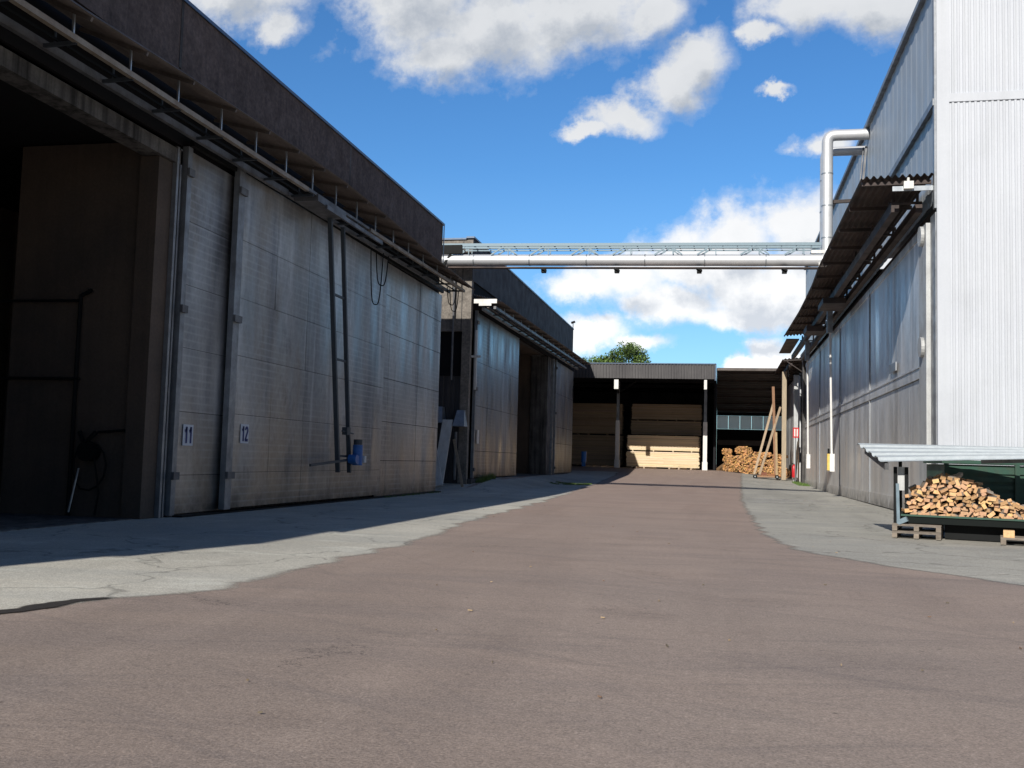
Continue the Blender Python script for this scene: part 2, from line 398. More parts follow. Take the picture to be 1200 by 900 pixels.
# ------------------------------------------------------------------ left building (kiln hall) helpers
def corr_prof(y_or_x0, x1, pitch, amp, trap=False):
    pr = []; n = max(1, int(round((x1-y_or_x0)/pitch)))
    for i in range(n):
        a = y_or_x0+(x1-y_or_x0)*i/n; p = (x1-y_or_x0)/n
        if trap: pr += [(a, 0), (a+p*.45, 0), (a+p*.55, amp), (a+p*.9, amp)]
        else:
            for k in range(6): pr.append((a+p*k/6, amp*math.sin(2*math.pi*k/6)))
    pr.append((x1, 0)); return pr

def panel_door(name, xf, ycuts, zcuts, mat, parent, th=.08, gap=.011, frame=None, label=None, fw=.16):
    """sliding door leaf: backing sheet, separate cover panels with real gaps, edge profiles"""
    b = MB()
    b.box(xf-th, xf-.02, ycuts[0], ycuts[-1], zcuts[0], zcuts[-1], 1)
    for y0, y1 in zip(ycuts, ycuts[1:]):
        for z0, z1 in zip(zcuts, zcuts[1:]):
            e = random.uniform(-.004, .006)
            a = random.uniform(-.006, .006)
            b.hexa([(xf-.018,y0+gap/2,z0+gap/2),(xf+e,y0+gap/2,z0+gap/2),(xf+e+a,y1-gap/2,z0+gap/2),(xf-.018,y1-gap/2,z0+gap/2),
                    (xf-.018,y0+gap/2,z1-gap/2),(xf+e,y0+gap/2,z1-gap/2),(xf+e-a,y1-gap/2,z1-gap/2),(xf-.018,y1-gap/2,z1-gap/2)], 0)
    d = b.build(name, [mat, M['dark']], parent)
    if label: d['label'] = label
    if frame:
        f = MB()
        f.box(xf-th-.01, xf+.05, ycuts[0]-fw, ycuts[0]+.02, zcuts[0]-.02, zcuts[-1]+.05)
        f.build('edge_profile', M['alu'], d)
        for zc in (.8, zcuts[-1]*.55, zcuts[-1]-.6):
            f = MB().box(xf+.055, xf+.13, ycuts[0]-fw-.05, ycuts[0]+.02, zc, zc+.16)
            f.build('latch', M['grey_rail'], d)
    return d

def kiln_canopy(parent, y0, y1, xw, zw, edge, yrods, rail1, rail2, splits1=None):
    """lean-to canopy of thin corrugated sheet over the door rails"""
    s = MB()
    ts = lines(y0, y1, .8)
    pr = []
    n = 11
    for i in range(n*4+1):
        u = i/(n*4); pr.append((u, .034*math.sin(2*math.pi*u*n)))
    def fn(u, hgt, y):
        xe, ze = edge(y)
        x = xw+(xe-xw)*u; z = zw+(ze-zw)*u
        return (x+hgt*.5, y, z+hgt)
    s.profile(pr, fn, ts)
    s.build('canopy_sheet', M['corr_dark'], parent)
    for y in yrods:
        xe, ze = edge(y)
        b = MB(); b.bar((xw+.02, y, zw-.1), (xe-.02, y, ze-.06), .05, .07)
        b.build('bracket', M['corr_dark'], parent)
        u_ = (rail1[0]-xw)/(xe-xw)
        b = MB(); b.bar((rail1[0], y, zw+(ze-zw)*u_-.03), (rail1[0], y, rail1[1](y)+.05), .035, .035)
        b.build('hanger_rod', M['galv'], parent)
        b = MB(); b.bar((rail1[0], y+.1, rail1[1](y)-.04), (rail2[0], y+.1, rail2[1](y)-.04), .05, .06)
        b.bar((rail2[0]+.25, y+.1, rail2[1](y)-.05), (rail2[0]+.25, y+.1, rail2[1](y)+.3), .03, .03)
        b.build('cross_bracket', M['channel'], parent)

def runs(parent, name, x, zf, ya, yb, w, h, mat, off=0):
    b = MB(); ts = lines(ya, yb, 2.5)
    for a, c in zip(ts, ts[1:]):
        b.hexa([(x-w/2,a,zf(a)-h/2+off),(x+w/2,a,zf(a)-h/2+off),(x+w/2,c,zf(c)-h/2+off),(x-w/2,c,zf(c)-h/2+off),
                (x-w/2,a,zf(a)+h/2+off),(x+w/2,a,zf(a)+h/2+off),(x+w/2,c,zf(c)+h/2+off),(x-w/2,c,zf(c)+h/2+off)])
    return b.build(name, mat, parent)

# ------------------------------------------------------------------ LEFT BUILDING 1
K1 = thing('kiln_hall', 'long dark kiln hall with doors numbered 11 and 12 and an open bay', 'building', (-11.6, 18, 0))
w = MB()
w.box(-11.95,-11.62, -3.1, 4, 0, 10.65)                           # wall left of open bay
w.box(-11.95,-11.62, 19.25, 39.55, 0, 9.6)                      # wall behind the doors
w.box(-24,-11.96, 39.2, 39.55, 0, 10.9)                       # far end wall
w.box(-11.95,-11.62, 4, 19.25, 8.25, 9.6)
w.face([(-11.8,-3.1,0),(-24,-21.8,0),(-24,-21.8,10.9),(-11.8,-3.1,10.9)])
w.face([(-24,-21.8,0),(-24,39.5,0),(-24,39.5,10.9),(-24,-21.8,10.9)])
w.build('wall', M['concrete'], K1)
rf = MB()
a4 = [(-11.72,-3.05),(-11.72,39.5),(-24,39.5),(-24,-21.8)]
rf.hexa([(x,y,10.7) for x, y in a4]+[(x,y,10.98) for x, y in a4])
rf.build('roof', M['shed_sheet'], K1)
# parapet of aggregate slabs
cuts = [-3.1, 8.9, 18.9, 28.9, 39.58]
pp = MB()
for a, b_ in zip(cuts, cuts[1:]):
    pp.box(-11.7, -11.43+random.uniform(-.01,.01), a+.03, b_-.03, 9.45, 11.06)
pp.build('parapet', M['aggregate'], K1)
for a in cuts[1:-1]: MB().box(-11.72, -11.425, a-.05, a+.04, 9.6, 11.05).build('joint_sealant', M['concrete'], K1)
cp = MB(); cp.box(-11.76,-11.38,-3.15,39.64,11.06,11.14); cp.box(-24,-11.77,39.3,39.64,11.0,11.08)
cp.box(-11.40,-11.385,39.52,39.63,9.5,11.06)
cp.build('coping', M['coping'], K1)
# lintel over the open bay
lt = MB(); lt.box(-11.9,-11.44, 3.5, 19.2, 7.55, 7.86); lt.build('lintel', M['concrete'], K1)
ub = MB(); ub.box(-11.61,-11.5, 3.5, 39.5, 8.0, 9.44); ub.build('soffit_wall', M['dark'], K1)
jb = MB(); jb.box(-11.95,-11.52, 18.45, 19.24, 0, 7.54); jb.build('door_jamb', M['chamber'], K1)
jp = MB(); jp.box(-11.56,-11.42, 18.98, 19.06, 0, 7.9); jp.box(-11.56,-11.44, 19.14, 19.2, 0, 7.9)
jp.build('jamb_profile', M['alu'], K1)
# kiln chamber interior
ch = MB()
ch.box(-14.9,-11.96, 18.6, 18.75, 0, 7.9)
ch.box(-19.5,-19.3, 4, 24, 0, 7.9)
ch.box(-19.3,-14.91, 24, 24.2, 0, 7.9)
ch.box(-19.3,-12, 3.6, 3.9, 0, 7.9)
ch.build('chamber_wall', M['chamber'], K1)
cl = MB(); cl.box(-19.5,-11.9, 3.6, 24.2, 7.96, 8.1); cl.build('chamber_ceiling', M['dark'], K1)
fl = MB(); fl.box(-19.5,-11.65, 3.9, 18.4, .0, .02)
fl.build('chamber_floor', M['concrete'], K1)
pz = MB(); pz.tube([(-13.2,18.5,0),(-13.2,18.5,4.6),(-12.95,18.5,4.72)], .045, 8)
pz.tube([(-16.2,18.48,4.5),(-13.25,18.48,4.5)], .03, 6); pz.tube([(-16.2,18.48,2.85),(-13.1,18.48,2.85)], .035, 6)
pz.tube([(-12.6,18.5,1.75),(-12.0,18.5,1.8)], .03, 6)
pz.build('wall_pipe', M['black'], K1)
# doors
zr = [.06, .89, 2.26, 3.65, 5.02, 6.41, 7.95]
d11 = panel_door('sliding_door', -11.40, [19.45, 21.6], zr, M['door_left'], K1, frame=True, label='grey sheet door leaf with number 11 plate')
d12 = panel_door('sliding_door', -11.20, [21.55, 23.55, 25.6, 28.55, 32.1], [z+.05 for z in zr[:-1]]+[8.08], M['door_left'], K1, frame=True, label='wide front door leaf with number 12 plate', fw=.28)
d13 = panel_door('fixed_panel', -11.40, [32.15, 33.2, 36.6, 39.6], [.03, 1.25, 2.6, 4.1, 5.7, 7.0, 8.12], M['door_left'], K1, gap=.02, label='fixed sheet panel at the far end')
bs = MB(); bs.box(-11.36,-11.13,19.4,39.5,-.02,.045); bs.build('floor_rail', M['black'], K1)
def number_plate(parent, txt, x, yc, zc, w, h):
    p = MB(); p.box(x, x+.008, yc-w/2, yc+w/2, zc-h/2, zc+h/2)
    pl = p.build('number_plate', M['plate_white'], parent)
    st = .19; b = MB()
    def stroke(pts, cx):
        P = [Vector((a, 0, c)) for a, c in pts]; off = []
        for i_, q in enumerate(P):
            d = ((P[min(i_+1, len(P)-1)]-P[max(i_-1, 0)])).normalized(); n_ = Vector((-d.z, 0, d.x))*st/2; off.append((q-n_, q+n_))
        for (a0, a1), (b0, b1) in zip(off, off[1:]):
            b.face([(x+.012, yc+(cx+v.x)*h*.86, zc+(v.z-.5)*h*.78) for v in (a0, b0, b1, a1)])
    for k, chd in enumerate(txt):
        cx = (k-.5)*.46
        if chd == '1':
            stroke([(.05,0),(.05,1)], cx); stroke([(-.13,.72),(-.02,.78),(.05,.93)], cx)
        else:
            arc = [(.0+.14*math.cos(a), .74+.18*math.sin(a)) for a in [math.pi*(1.0-i_/8*1.25) for i_ in range(9)]]
            stroke(arc+[(-.05,.3),(-.14,.09)], cx); stroke([(-.2,.08),(.2,.08)], cx)
    b.build('number_lettering', M['navy'], parent)
number_plate(d11, '11', -11.385, 19.92, 1.76, .42, .46)
number_plate(d12, '12', -11.185, 22.17, 1.86, .42, .46)
# canopy, rails
def e1(y): return (-10.0, interp([(-1,8.2),(13.7,8.38),(17,8.55),(22,8.72),(25,8.77),(28.3,8.7),(33,8.52),(39,8.36)], y))
r1 = (-10.35, lambda y: 8.06+.0065*(y-15)); r2 = (-11.0, lambda y: 8.02+.008*(y-13))
rods = [9.2,10.8,12.3,13.9,15.5,17.1,18.8,20.4,22.0,23.6,25.2,26.8,28.4,30.1,31.7,33.4,35.2,37.1,38.8]
kiln_canopy(K1, 4.2, 39.7, -11.42, 9.06, e1, rods, r1, r2)
for a, b_ in ((4.3, 23.3), (27.9, 39.2)): runs(K1, 'beige_rail', r1[0], r1[1], a, b_, .10, .10, M['beige_rail'])
runs(K1, 'upper_rail', r1[0]-.02, r1[1], 23.35, 27.85, .08, .07, M['grey_rail'], .03)
runs(K1, 'door_rail', r2[0], r2[1], 4.3, 23.5, .10, .14, M['grey_rail'])
runs(K1, 'door_rail', r2[0], r2[1], 23.55, 39.3, .09, .11, M['grey_rail'], -.02)
runs(K1, 'cable_tray', -10.68, r1[1], 4.3, 39.2, .035, .04, M['black'], .0)
runs(K1, 'door_head', -11.28, r2[1], 19.3, 39.3, .1, .18, M['black'], .02)
# door carriage with motor
DC = thing('door_carriage', 'steel twin-channel door carriage hanging on the track, with blue motor at its foot', 'door carriage', (-10.75, 27.5, .9))
MB().bar((-10.72,27.1,.92),(-10.72,25.75,8.0),.10,.12,up=(1,0,0)).build('channel', M['channel'], DC)
MB().bar((-10.72,28.0,.90),(-10.72,26.72,7.95),.09,.11,up=(1,0,0)).build('channel', M['channel'], DC)
for z in (1.35, 4.1, 5.9):
    y_ = 27.1-(z-.92)*.19; MB().box(-10.76,-10.70,y_+.05,y_+.88,z,z+.06).build('crosspiece', M['channel'], DC)
MB().box(-10.95,-10.3,23.9,25.9,7.98,8.16).build('track_beam', M['grey_rail'], DC)
MB().box(-10.22,-10.16,24.2,28.6,7.84,7.95).build('track_beam', M['grey_rail'], DC)
b = MB(); b.bar((-10.66,24.95,1.12),(-10.66,27.9,1.28),.05,.07); b.build('lever_arm', M['channel'], DC)
b = MB(); b.tube([(-10.62,27.7,1.3),(-10.38,27.7,1.3)],.13,16); b.tube([(-10.5,28.05,1.12),(-10.5,28.05,1.72)],.15,16); b.box(-10.6,-10.4,27.75,28.0,1.15,1.4)
mo = b.build('motor', M['blue'], DC, True)
b = MB(); b.tube([(-10.5,28.05,1.725),(-10.5,28.05,1.88)],.13,14); b.build('motor_cap', M['channel'], mo)
b = MB(); b.box(-10.58,-10.34,28.22,28.38,1.2,1.4); b.build('terminal_box', M['white'], mo)
b = MB(); b.box(-10.78,-10.62,27.45,27.72,2.0,2.22); b.tube([(-10.68,27.2,2.1),(-10.68,28.1,2.05)],.022,8); b.build('bracket', M['channel'], DC)
# drooping cables near the far doors
for y, zz, dd in ((29.6,7.9,1.7),(30.1,7.9,1.0),(38.6,8.3,.7),(39.0,8.3,.9)):
    pts = []
    for k in range(13):
        u = k/12; pts.append((-10.9+.02*k, y+u*.5, zz-dd*(1-(2*u-1)**4)))
    tag(MB().tube(pts, .018, 6).build('hanging_cable', M['black']), {29.6:'long slack black cable loop beside the channel pair over door 12',30.1:'shorter black cable loop over the far edge of door 12',38.6:'black cable drooping under the canopy tip, the shorter one',39.0:'black cable drooping at the very end of the canopy, the longer one'}[y], 'cable', 'slack cables hanging under the left canopy')
# hose reel inside the bay
HR = thing('hose_reel', 'black hose with tangled valve fitting on the brown wall of the open bay', 'hose', (-12.75, 18.45, 1.2))
b = MB(); b.tube([(-12.75,18.55,1.35),(-12.75,18.3,1.35)],.2,14); b.tube([(-13.0,18.45,1.75),(-12.85,18.4,1.5),(-12.6,18.42,1.75)],.05,8); b.build('valve', M['black'], HR)
pts = [(-12.75+.42*math.sin(t)*(1 if t < 4 else .8), 18.42, 1.05+.5*math.cos(t)) for t in [i*.5 for i in range(14)]]
MB().tube(pts+[(-12.45,18.4,.5),(-12.5,18.38,.05)], .02, 6).build('hose', M['black'], HR)
b = MB().tube([(-13.05,18.3,.1),(-12.98,18.45,1.0)], .022, 6); tag(b.build('broom_stick', M['galv']), 'thin pale stick leaning on the brown wall of the open bay', 'stick')

# ------------------------------------------------------------------ LEFT BUILDING 2
Z2 = .45
K2 = thing('rear_kiln_hall', 'second kiln hall beyond the pipe bridge, with sunlit concrete end wall', 'building', (-11.6, 60, Z2))
w = MB()
w.box(-11.95,-11.62,45.1,55.9,Z2-.6,10.2); w.box(-11.95,-11.62,66.9,78.0,Z2-.6,10.2); w.box(-11.95,-11.62,55.9,66.9,8.45,10.2)
w.face([(-24,78,Z2-.6),(-11.7,78,Z2-.6),(-11.7,78,11.5),(-24,78,11.5)])
w.build('wall', M['concrete'], K2)
# near end wall, with dark louvre bay low down
w = MB()
w.box(-24,-11.45,44.75,45.08,7.3,11.6,0)
for k in range(3): w.box(-14.2+1.15*k-.02,-14.2+1.15*k+.02,44.735,44.75,7.3,11.58,1)
w.box(-11.85,-11.45,44.75,45.08,Z2-.6,7.299,0)
w.build('end_wall', [M['side_concrete'], M['concrete']], K2)
w = MB(); w.profile(corr_prof(-24,-11.86,.28,.04,True), lambda a, b_, t: (a, 44.98-b_, t), [Z2-.5, 5.3]); w.build('lower_cladding', M['shed_sheet'], K2)
w = MB(); w.box(-24,-11.86,45.03,45.07,5.3,7.3); w.box(-24,-11.86,44.9,45.02,5.22,5.42); w.build('dark_vent_band', M['dark'], K2)
w = MB(); w.tube([(-12.25,44.6,5.0),(-12.25,44.6,7.2),(-12.25,44.6,11.2)],.05,8); w.tube([(-11.95,44.6,.4),(-11.95,44.6,2.6)],.07,8); w.build('downpipe', M['grey_rail'], K2)
for x0 in (-13.05,-12.0):
    b = MB(); z0 = 2.85 if x0 > -12.5 else 3.0
    b.hexa([(x0,44.1,z0),(x0+.55,44.1,z0),(x0+.55,44.85,z0),(x0,44.85,z0),(x0+.1,44.5,z0+.75),(x0+.45,44.5,z0+.75),(x0+.45,44.85,z0+.75),(x0+.1,44.85,z0+.75)])
    b.build('vent_hood', M['galv'], K2)
# face
zt = 8.4
pp = MB(); pp.box(-11.7,-11.43,44.76,77.3,9.7,11.68); pp.build('parapet', M['aggregate2'], K2)
cp = MB(); cp.box(-11.76,-11.38,44.68,77.36,11.68,11.76); cp.box(-24,-11.77,44.68,45.1,11.62,11.70); cp.build('coping', M['coping'], K2)
a4 = [(-11.72,45.1),(-11.72,77.9),(-24,77.9),(-24,45.1)]
rf = MB(); rf.hexa([(x,y,11.2) for x, y in a4]+[(x,y,11.5) for x, y in a4]); rf.build('roof', M['shed_sheet'], K2)
tp = MB(); tp.tube([(-11.45,77.2,11.7),(-11.45,77.2,12.25)],.03,6); tp.tube([(-11.6,77.2,12.2),(-11.3,77.2,12.3)],.09,8); tp.build('roof_fitting', M['black'], K2)
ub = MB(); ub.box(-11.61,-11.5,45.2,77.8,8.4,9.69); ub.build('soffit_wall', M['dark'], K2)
zr2 = [Z2+.04, 1.7, 3.2, 5.7, 8.35]
panel_door('sliding_door', -11.38, [45.75,48.3,51.6,55.9], [Z2+.04,1.75,3.9,6.0,8.35], M['door_back'], K2, frame=True, gap=.02)
panel_door('sliding_door', -11.32, [68.8,71.2,74.5,77.2], [Z2+.04,2.6,3.75,6.1,8.35], M['door_back'], K2, frame=True, gap=.025)
b = MB(); b.box(-11.32,-11.28,46.05,46.35,2.1,2.75); b.build('small_sign', M['white'], K2)
b = MB(); b.box(-12.6,-11.45,66.2,67.6,Z2,8.38); b.build('door_jamb', M['concrete'], K2)
b = MB(); b.box(-11.5,-11.3,67.7,67.9,Z2,8.38); b.build('jamb_profile', M['alu'], K2)
b = MB(); b.box(-16.5,-12.61,66.3,66.5,Z2,8.5); b.box(-16.8,-16.5,54,66.5,Z2,8.5); b.box(-16.5,-12,55.6,55.8,Z2,8.5)
b.box(-16.8,-11.96,55.5,66.6,8.51,8.7); b.build('chamber_wall', M['chamber'], K2)
b = MB(); b.box(-16.8,-11.2,55.5,68.6,Z2-.55,Z2-.02); b.box(-11.95,-11.25,45,55.45,Z2-.55,Z2-.01); b.box(-11.95,-11.25,68.65,77.5,Z2-.55,Z2-.01)
b.build('plinth', M['concrete'], K2)
def e2(y): return (-10.05, 8.72+.008*(y-44))
q1 = (-10.35, lambda y: 8.42+.006*(y-44)); q2 = (-11.0, lambda y: 8.42+.004*(y-44))
kiln_canopy(K2, 44.9, 77.6, -11.42, 9.05, e2, [47+2.1*k for k in range(15)], q1, q2)
runs(K2, 'beige_rail', q1[0], q1[1], 44.9, 77.0, .12, .13, M['grey_rail'])
runs(K2, 'door_rail', q2[0], q2[1], 45.3, 77.0, .14, .14, M['galv'])
runs(K2, 'cable_tray', -10.68, q1[1], 44.9, 77.2, .10, .04, M['corr_dark'])
b = MB(); b.box(-11.35,-10.25,44.84,44.90,8.62,8.82); b.box(-11.1,-10.5,44.8,44.84,8.5,8.64); b.build('end_bracket', M['white'], K2)
b = MB(); b.box(-11.3,-11.2,45.1,45.2,4.6,7.4); b.box(-11.45,-11.0,45.05,45.1,6.1,6.2); b.build('white_channel', M['white'], K2)  # plain white channel with a short cross arm
# items between the halls
b = MB()
z = gz(-12,44)
b.hexa([(-12.62,43.2,z+.01),(-12.12,43.2,z+.01),(-12.12,43.28,z+.01),(-12.62,43.28,z+.01),(-12.52,44.3,z+3.0),(-12.04,44.3,z+3.0),(-12.04,44.38,z+3.0),(-12.52,44.38,z+3.0)])
tag(b.build('white_board', M['white'], origin=(-12.3,43.2,z)), 'tall plain white board leaning upright between the two halls', 'board')
b = MB(); p = Vector((-12.1,42.6,z+.03)); q = Vector((-12.95,43.9,z+2.35))
b.bar(p, q, .33, .07, 0, up=(0,-1,.4))
wb = tag(b.build('slotted_board', M['white'], origin=(-12.1,42.6,z)), 'white board with a long dark slot, tilted against the plain white one', 'board')
d = (q-p); b = MB(); b.bar(p+d*.45+Vector((0,-.045,.02)), p+d*.85+Vector((0,-.045,.02)), .09, .03, 0, up=(0,-1,.4)); b.build('slot', M['black'], wb)
b = MB(); b.bar((-12.55,41.6,z+.02), (-13.1,42.6,z+1.6), .13, .05, 0, (1,1,1), up=(0,-1,.3)); tag(b.build('wooden_stick', M['plank'], origin=(-12.55,41.6,z)), 'short wooden board leaning at the corner of the near kiln hall', 'wood stick')
b = MB(); b.bar((-11.05,42.6,z+.02), (-11.95,44.3,z+2.1), .12, .05, 0, (.9,.9,.9), up=(0,-1,.3)); tag(b.build('wooden_stick', M['plank'], origin=(-11.05,42.6,z)), 'longer wooden batten leaning right of the white boards', 'wood stick')

# ------------------------------------------------------------------ PIPE BRIDGE
PB = thing('pipe_bridge', 'long silver pipe on a steel truss spanning the road between buildings', 'pipe bridge', (-4, 44, 10.3))
def zb(x): return 10.5-.0137*(x+12.1)
b = MB(); xs_ = [-12.9+i*1.42 for i in range(13)]; 
b.tube([(-12.9,44,zb(-12.9)),(4.45,44,zb(4.45))], .255, 24)
pp = b.build('pipe', M['pipe'], PB, True)
b = MB()
for x in [-11.2+2.6*i for i in range(6)]: b.tube([(x,44,zb(x)),(x+.05,44,zb(x+.05))], .266, 24)
b.build('pipe_band', M['galv'], pp, True)
for yy in (43.78, 44.4):
    b = MB(); b.bar((-12.7,yy,zb(-12.7)+.66),(4.1,yy,zb(4.1)+.66),.08,.13); b.build('top_chord', M['truss'], PB)
    b = MB(); b.bar((-12.7,yy,zb(-12.7)+.52),(4.1,yy,zb(4.1)+.52),.06,.05); b.build('top_chord', M['truss'], PB)
    x = -12.2; k = 0
    while x < 3.6:
        MB().bar((x,yy,zb(x)+.2),(x+.62,yy,zb(x)+.6),.05,.06).build('diagonal_brace', M['truss'], PB)
        if k % 2 == 1: MB().bar((x+.66,yy,zb(x)+.6),(x+1.2,yy,zb(x)+.2),.04,.05).build('diagonal_brace', M['truss'], PB)
        MB().bar((x+.8,yy,zb(x)+.2),(x+.8,yy,zb(x)+.6),.035,.035).build('upright_brace', M['truss'], PB)
        x += 1.85; k += 1
MB().bar((-12.7,44.12,zb(-12.7)-.33),(4.0,44.12,zb(4)-.33),.3,.05).build('bottom_tray', M['corr_right'], PB)
b = MB(); x = -12.4
while x < 3.8:
    b.bar((x,43.78,zb(x)+.62),(x+.0,44.4,zb(x)+.62),.04,.05); x += .62
b.build('cross_bar', M['truss'], PB)
for x in (-7.9,-4.6,-1.0,2.6):
    b = MB(); b.bar((x-.12,43.8,zb(x)-.42),(x+.12,43.8,zb(x)-.52),.3,.06); b.box(x-.1,x+.1,43.75,44.0,zb(x)-.6,zb(x)-.42); b.build('pipe_shoe', M['black'], PB)
b = MB(); b.box(-12.9,-11.7,43.7,43.85,10.75,11.15); b.bar((-12.6,43.8,10.2),(-12.0,43.8,11.1),.1,.1); b.build('end_bearing', M['black'], PB)
b = MB(); b.box(3.7,4.4,43.8,43.9,10.55,10.68); b.box(4.0,4.3,43.7,43.8,9.95,10.1); b.build('end_bracket', M['white'], PB)

# ------------------------------------------------------------------ RIGHT BUILDING
XR = 6.04
RB = thing('white_sawmill_hall', 'tall hall with white ribbed end wall and grey sheet doors under a canopy', 'building', (14, 50, 0))
def curve_pts(pts, rad=.45, n=6):
    out = [Vector(pts[0])]
    for a, b_, c_ in zip(pts, pts[1:], pts[2:]):
        a, b_, c_ = Vector(a), Vector(b_), Vector(c_)
        p = b_+(a-b_).normalized()*rad; q = b_+(c_-b_).normalized()*rad
        for k in range(n+1):
            t = k/n; out.append((1-t)**2*p+2*t*(1-t)*b_+t*t*q)
    out.append(Vector(pts[-1])); return out
# end wall ribs
w = MB()
for z0, z1 in ((-.05, 12.12), (12.32, 18.4)):
    w.profile(corr_prof(6.36, 26, .152, .030, True), lambda a, b_, t: (a, 30.2-b_, t), [z0, z1])
w.build('end_wall', M['white_clad'], RB)
w = MB(); w.box(6.02,6.36,30.14,30.24,-.05,18.4); w.box(6.361,26,30.15,30.215,12.1,12.34); w.box(26,26.3,30.14,30.3,0,18.4); w.build('corner_trim', M['white_clad'], RB)
# long side upper wall
w = MB()
w.profile(corr_prof(30.25, 76, .9, .014, True), lambda a, b_, t: (XR+.03-b_, a, t), [9.3, 12.05])
w.profile(corr_prof(30.25, 76, .9, .014, True), lambda a, b_, t: (XR+.03-b_, a, t), [12.25, 16.0])
w.build('side_wall', M['grey_clad'], RB)
w = MB(); w.box(5.93,6.06,30.25,76,12.05,12.25); w.box(5.9,6.2,30.25,76.05,15.98,16.15); w.box(5.96,6.02,30.2,30.4,9.0,18); w.build('flashing', M['alu'], RB)
w = MB(); w.box(6.2,6.3,30.3,76,-.02,9.3); w.face([(XR,76,0),(26,76,0),(26,76,16),(XR,76,16)]); w.face([(26,30.3,0),(26,76,0),(26,76,16),(26,30.3,16)]); w.build('inner_wall', M['concrete'], RB)
w = MB(); w.face([(5.95,30.3,16.1),(26,30.3,18.3),(26,76,18.3),(5.95,76,16.1)]); w.build('roof', M['grey_clad'], RB)
# door leaves with mid rail
dy = [32.15, 43.0, 53.5, 64.1, 74.7]
for i, (a, b_) in enumerate(zip(dy, dy[1:])):
    s = MB(); n = int(round((b_-a)/2.1)); zo = gz(XR, (a+b_)/2)
    za, zb_ = gz(XR,a), gz(XR,b_)
    s.box(XR-.02,XR+.06,a,b_,.02,8.9,1)
    for k in range(n):
        y0 = a+.02+(b_-a-.04)*k/n; y1 = a+.02+(b_-a-.04)*(k+1)/n
        for z0, z1 in ((.04,4.22),(4.66,8.62)):
            e = random.uniform(-.0025,.0025)
            s.hexa([(XR-.05-e,y0+.004,z0),(XR-.022,y0+.004,z0),(XR-.022,y1-.004,z0),(XR-.05+e,y1-.004,z0),(XR-.05-e,y0+.004,z1),(XR-.022,y0+.004,z1),(XR-.022,y1-.004,z1),(XR-.05+e,y1-.004,z1)])
    d = s.build('sliding_door', [M['door_right'], M['dark']], RB)
    r_ = MB(); r_.box(XR-.10,XR-.03,a+.03,b_-.03,4.24,4.64); r_.box(XR-.13,XR-.105,a+.03,b_-.03,4.56,4.62); r_.box(XR-.085,XR-.056,a+.03,b_-.03,.04,.5); r_.box(XR-.09,XR-.03,a+.03,b_-.03,8.6,8.86)
    r_.build('rail_band', M['door_right'], d)
    r_ = MB(); r_.box(XR-.10,XR-.03,a-.04,a+.028,.04,8.8); r_.build('edge_profile', M['alu'] if i else M['post_grey'], d)
b = MB(); b.box(XR-.16,XR-.11,36.3,37.6,4.85,5.15); b.build('vent_plate', M['alu'], RB)
w = MB(); w.box(XR-.16,XR+.04,31.0,32.08,0,8.75); pst = w.build('door_post', M['post_grey'], RB)
for z in (5.1, 8.45):
    b = MB(); b.tube([(XR-.26,31.5,z),(XR-.165,31.5,z)],.3,20); b.build('guide_roller', M['post_grey'], pst)
b = MB(); b.box(XR-.04,XR+.04,30.3,30.98,0,8.9); b.build('corner_strip', M['alu'], RB)
# canopy
s = MB()
def ce(y): return (3.96+interp([(30,0),(44,.04),(48,.12),(56,.12),(67,-.05)], y)*1, 9.96+interp([(30,0),(44,.02),(52,-.1),(67,-.12)], y))
pr = []; n = 10
for i in range(n*6+1):
    u = i/(n*6); pr.append((u, .05*math.sin(2*math.pi*u*n)))
s.profile(pr, lambda u, hh, y: (XR-.08+(ce(y)[0]-XR+.08)*u, y, 10.02+(ce(y)[1]-10.02)*u+hh), lines(30.3, 66.5, .9))
s.build('canopy_sheet', M['corr_right'], RB)
yb = 30.55; k = 0
while yb < 66.5:
    b = MB(); b.bar((XR-.1,yb,9.86),(ce(yb)[0]+.05,yb,9.84),.08,.12);
    b.build('canopy_bracket', M['corr_right'], RB); yb += 3.0
for x, z, wd, hh in ((5.05,9.3,.22,.3),(5.72,9.25,.2,.26)):
    b = MB(); b.box(x-wd/2,x+wd/2,31.2,74.5,z-hh/2,z+hh/2); b.build('door_rail', M['corr_right'], RB)
for y in [31.4+4.3*i for i in range(9)]:
    b = MB(); b.box(5.0,5.08,y,y+.06,9.45,9.8); b.box(5.68,5.76,y,y+.06,9.38,9.8); b.box(4.9,5.85,y-.02,y+.08,9.44,9.5); b.build('rail_hanger', M['corr_right'], RB)
b = MB(); b.box(4.85,6.0,30.42,30.46,9.58,9.72); b.build('front_bracket', M['galv'], RB)
b = MB(); b.box(5.15,5.42,30.3,30.42,9.62,9.84); b.tube([(5.28,30.36,9.84),(5.28,30.36,9.95)],.04,8); b.build('white_sensor', M['white'], RB)
for q_ in ((4.5,5.5,47,49.5,8.9,9.15),(4.5,5.4,56,58,8.8,9.1)): MB().box(*q_).build('drive_unit', M['corr_right'], RB)
b = MB(); b.box(4.1,4.9,66.5,74.8,9.62,9.68); b.box(5.6,6.0,66.6,74.8,9.3,9.5); b.build('far_canopy_strut', M['corr_right'], RB)
# far frame posts
b = MB(); b.box(XR-.25,XR+.1,74.8,75.7,.1,9.4); b.build('door_post', M['concrete'], RB)
b = MB(); b.box(XR-.6,XR-.3,78.6,79.2,.1,8.4); b.build('door_post', M['post_grey'], RB)

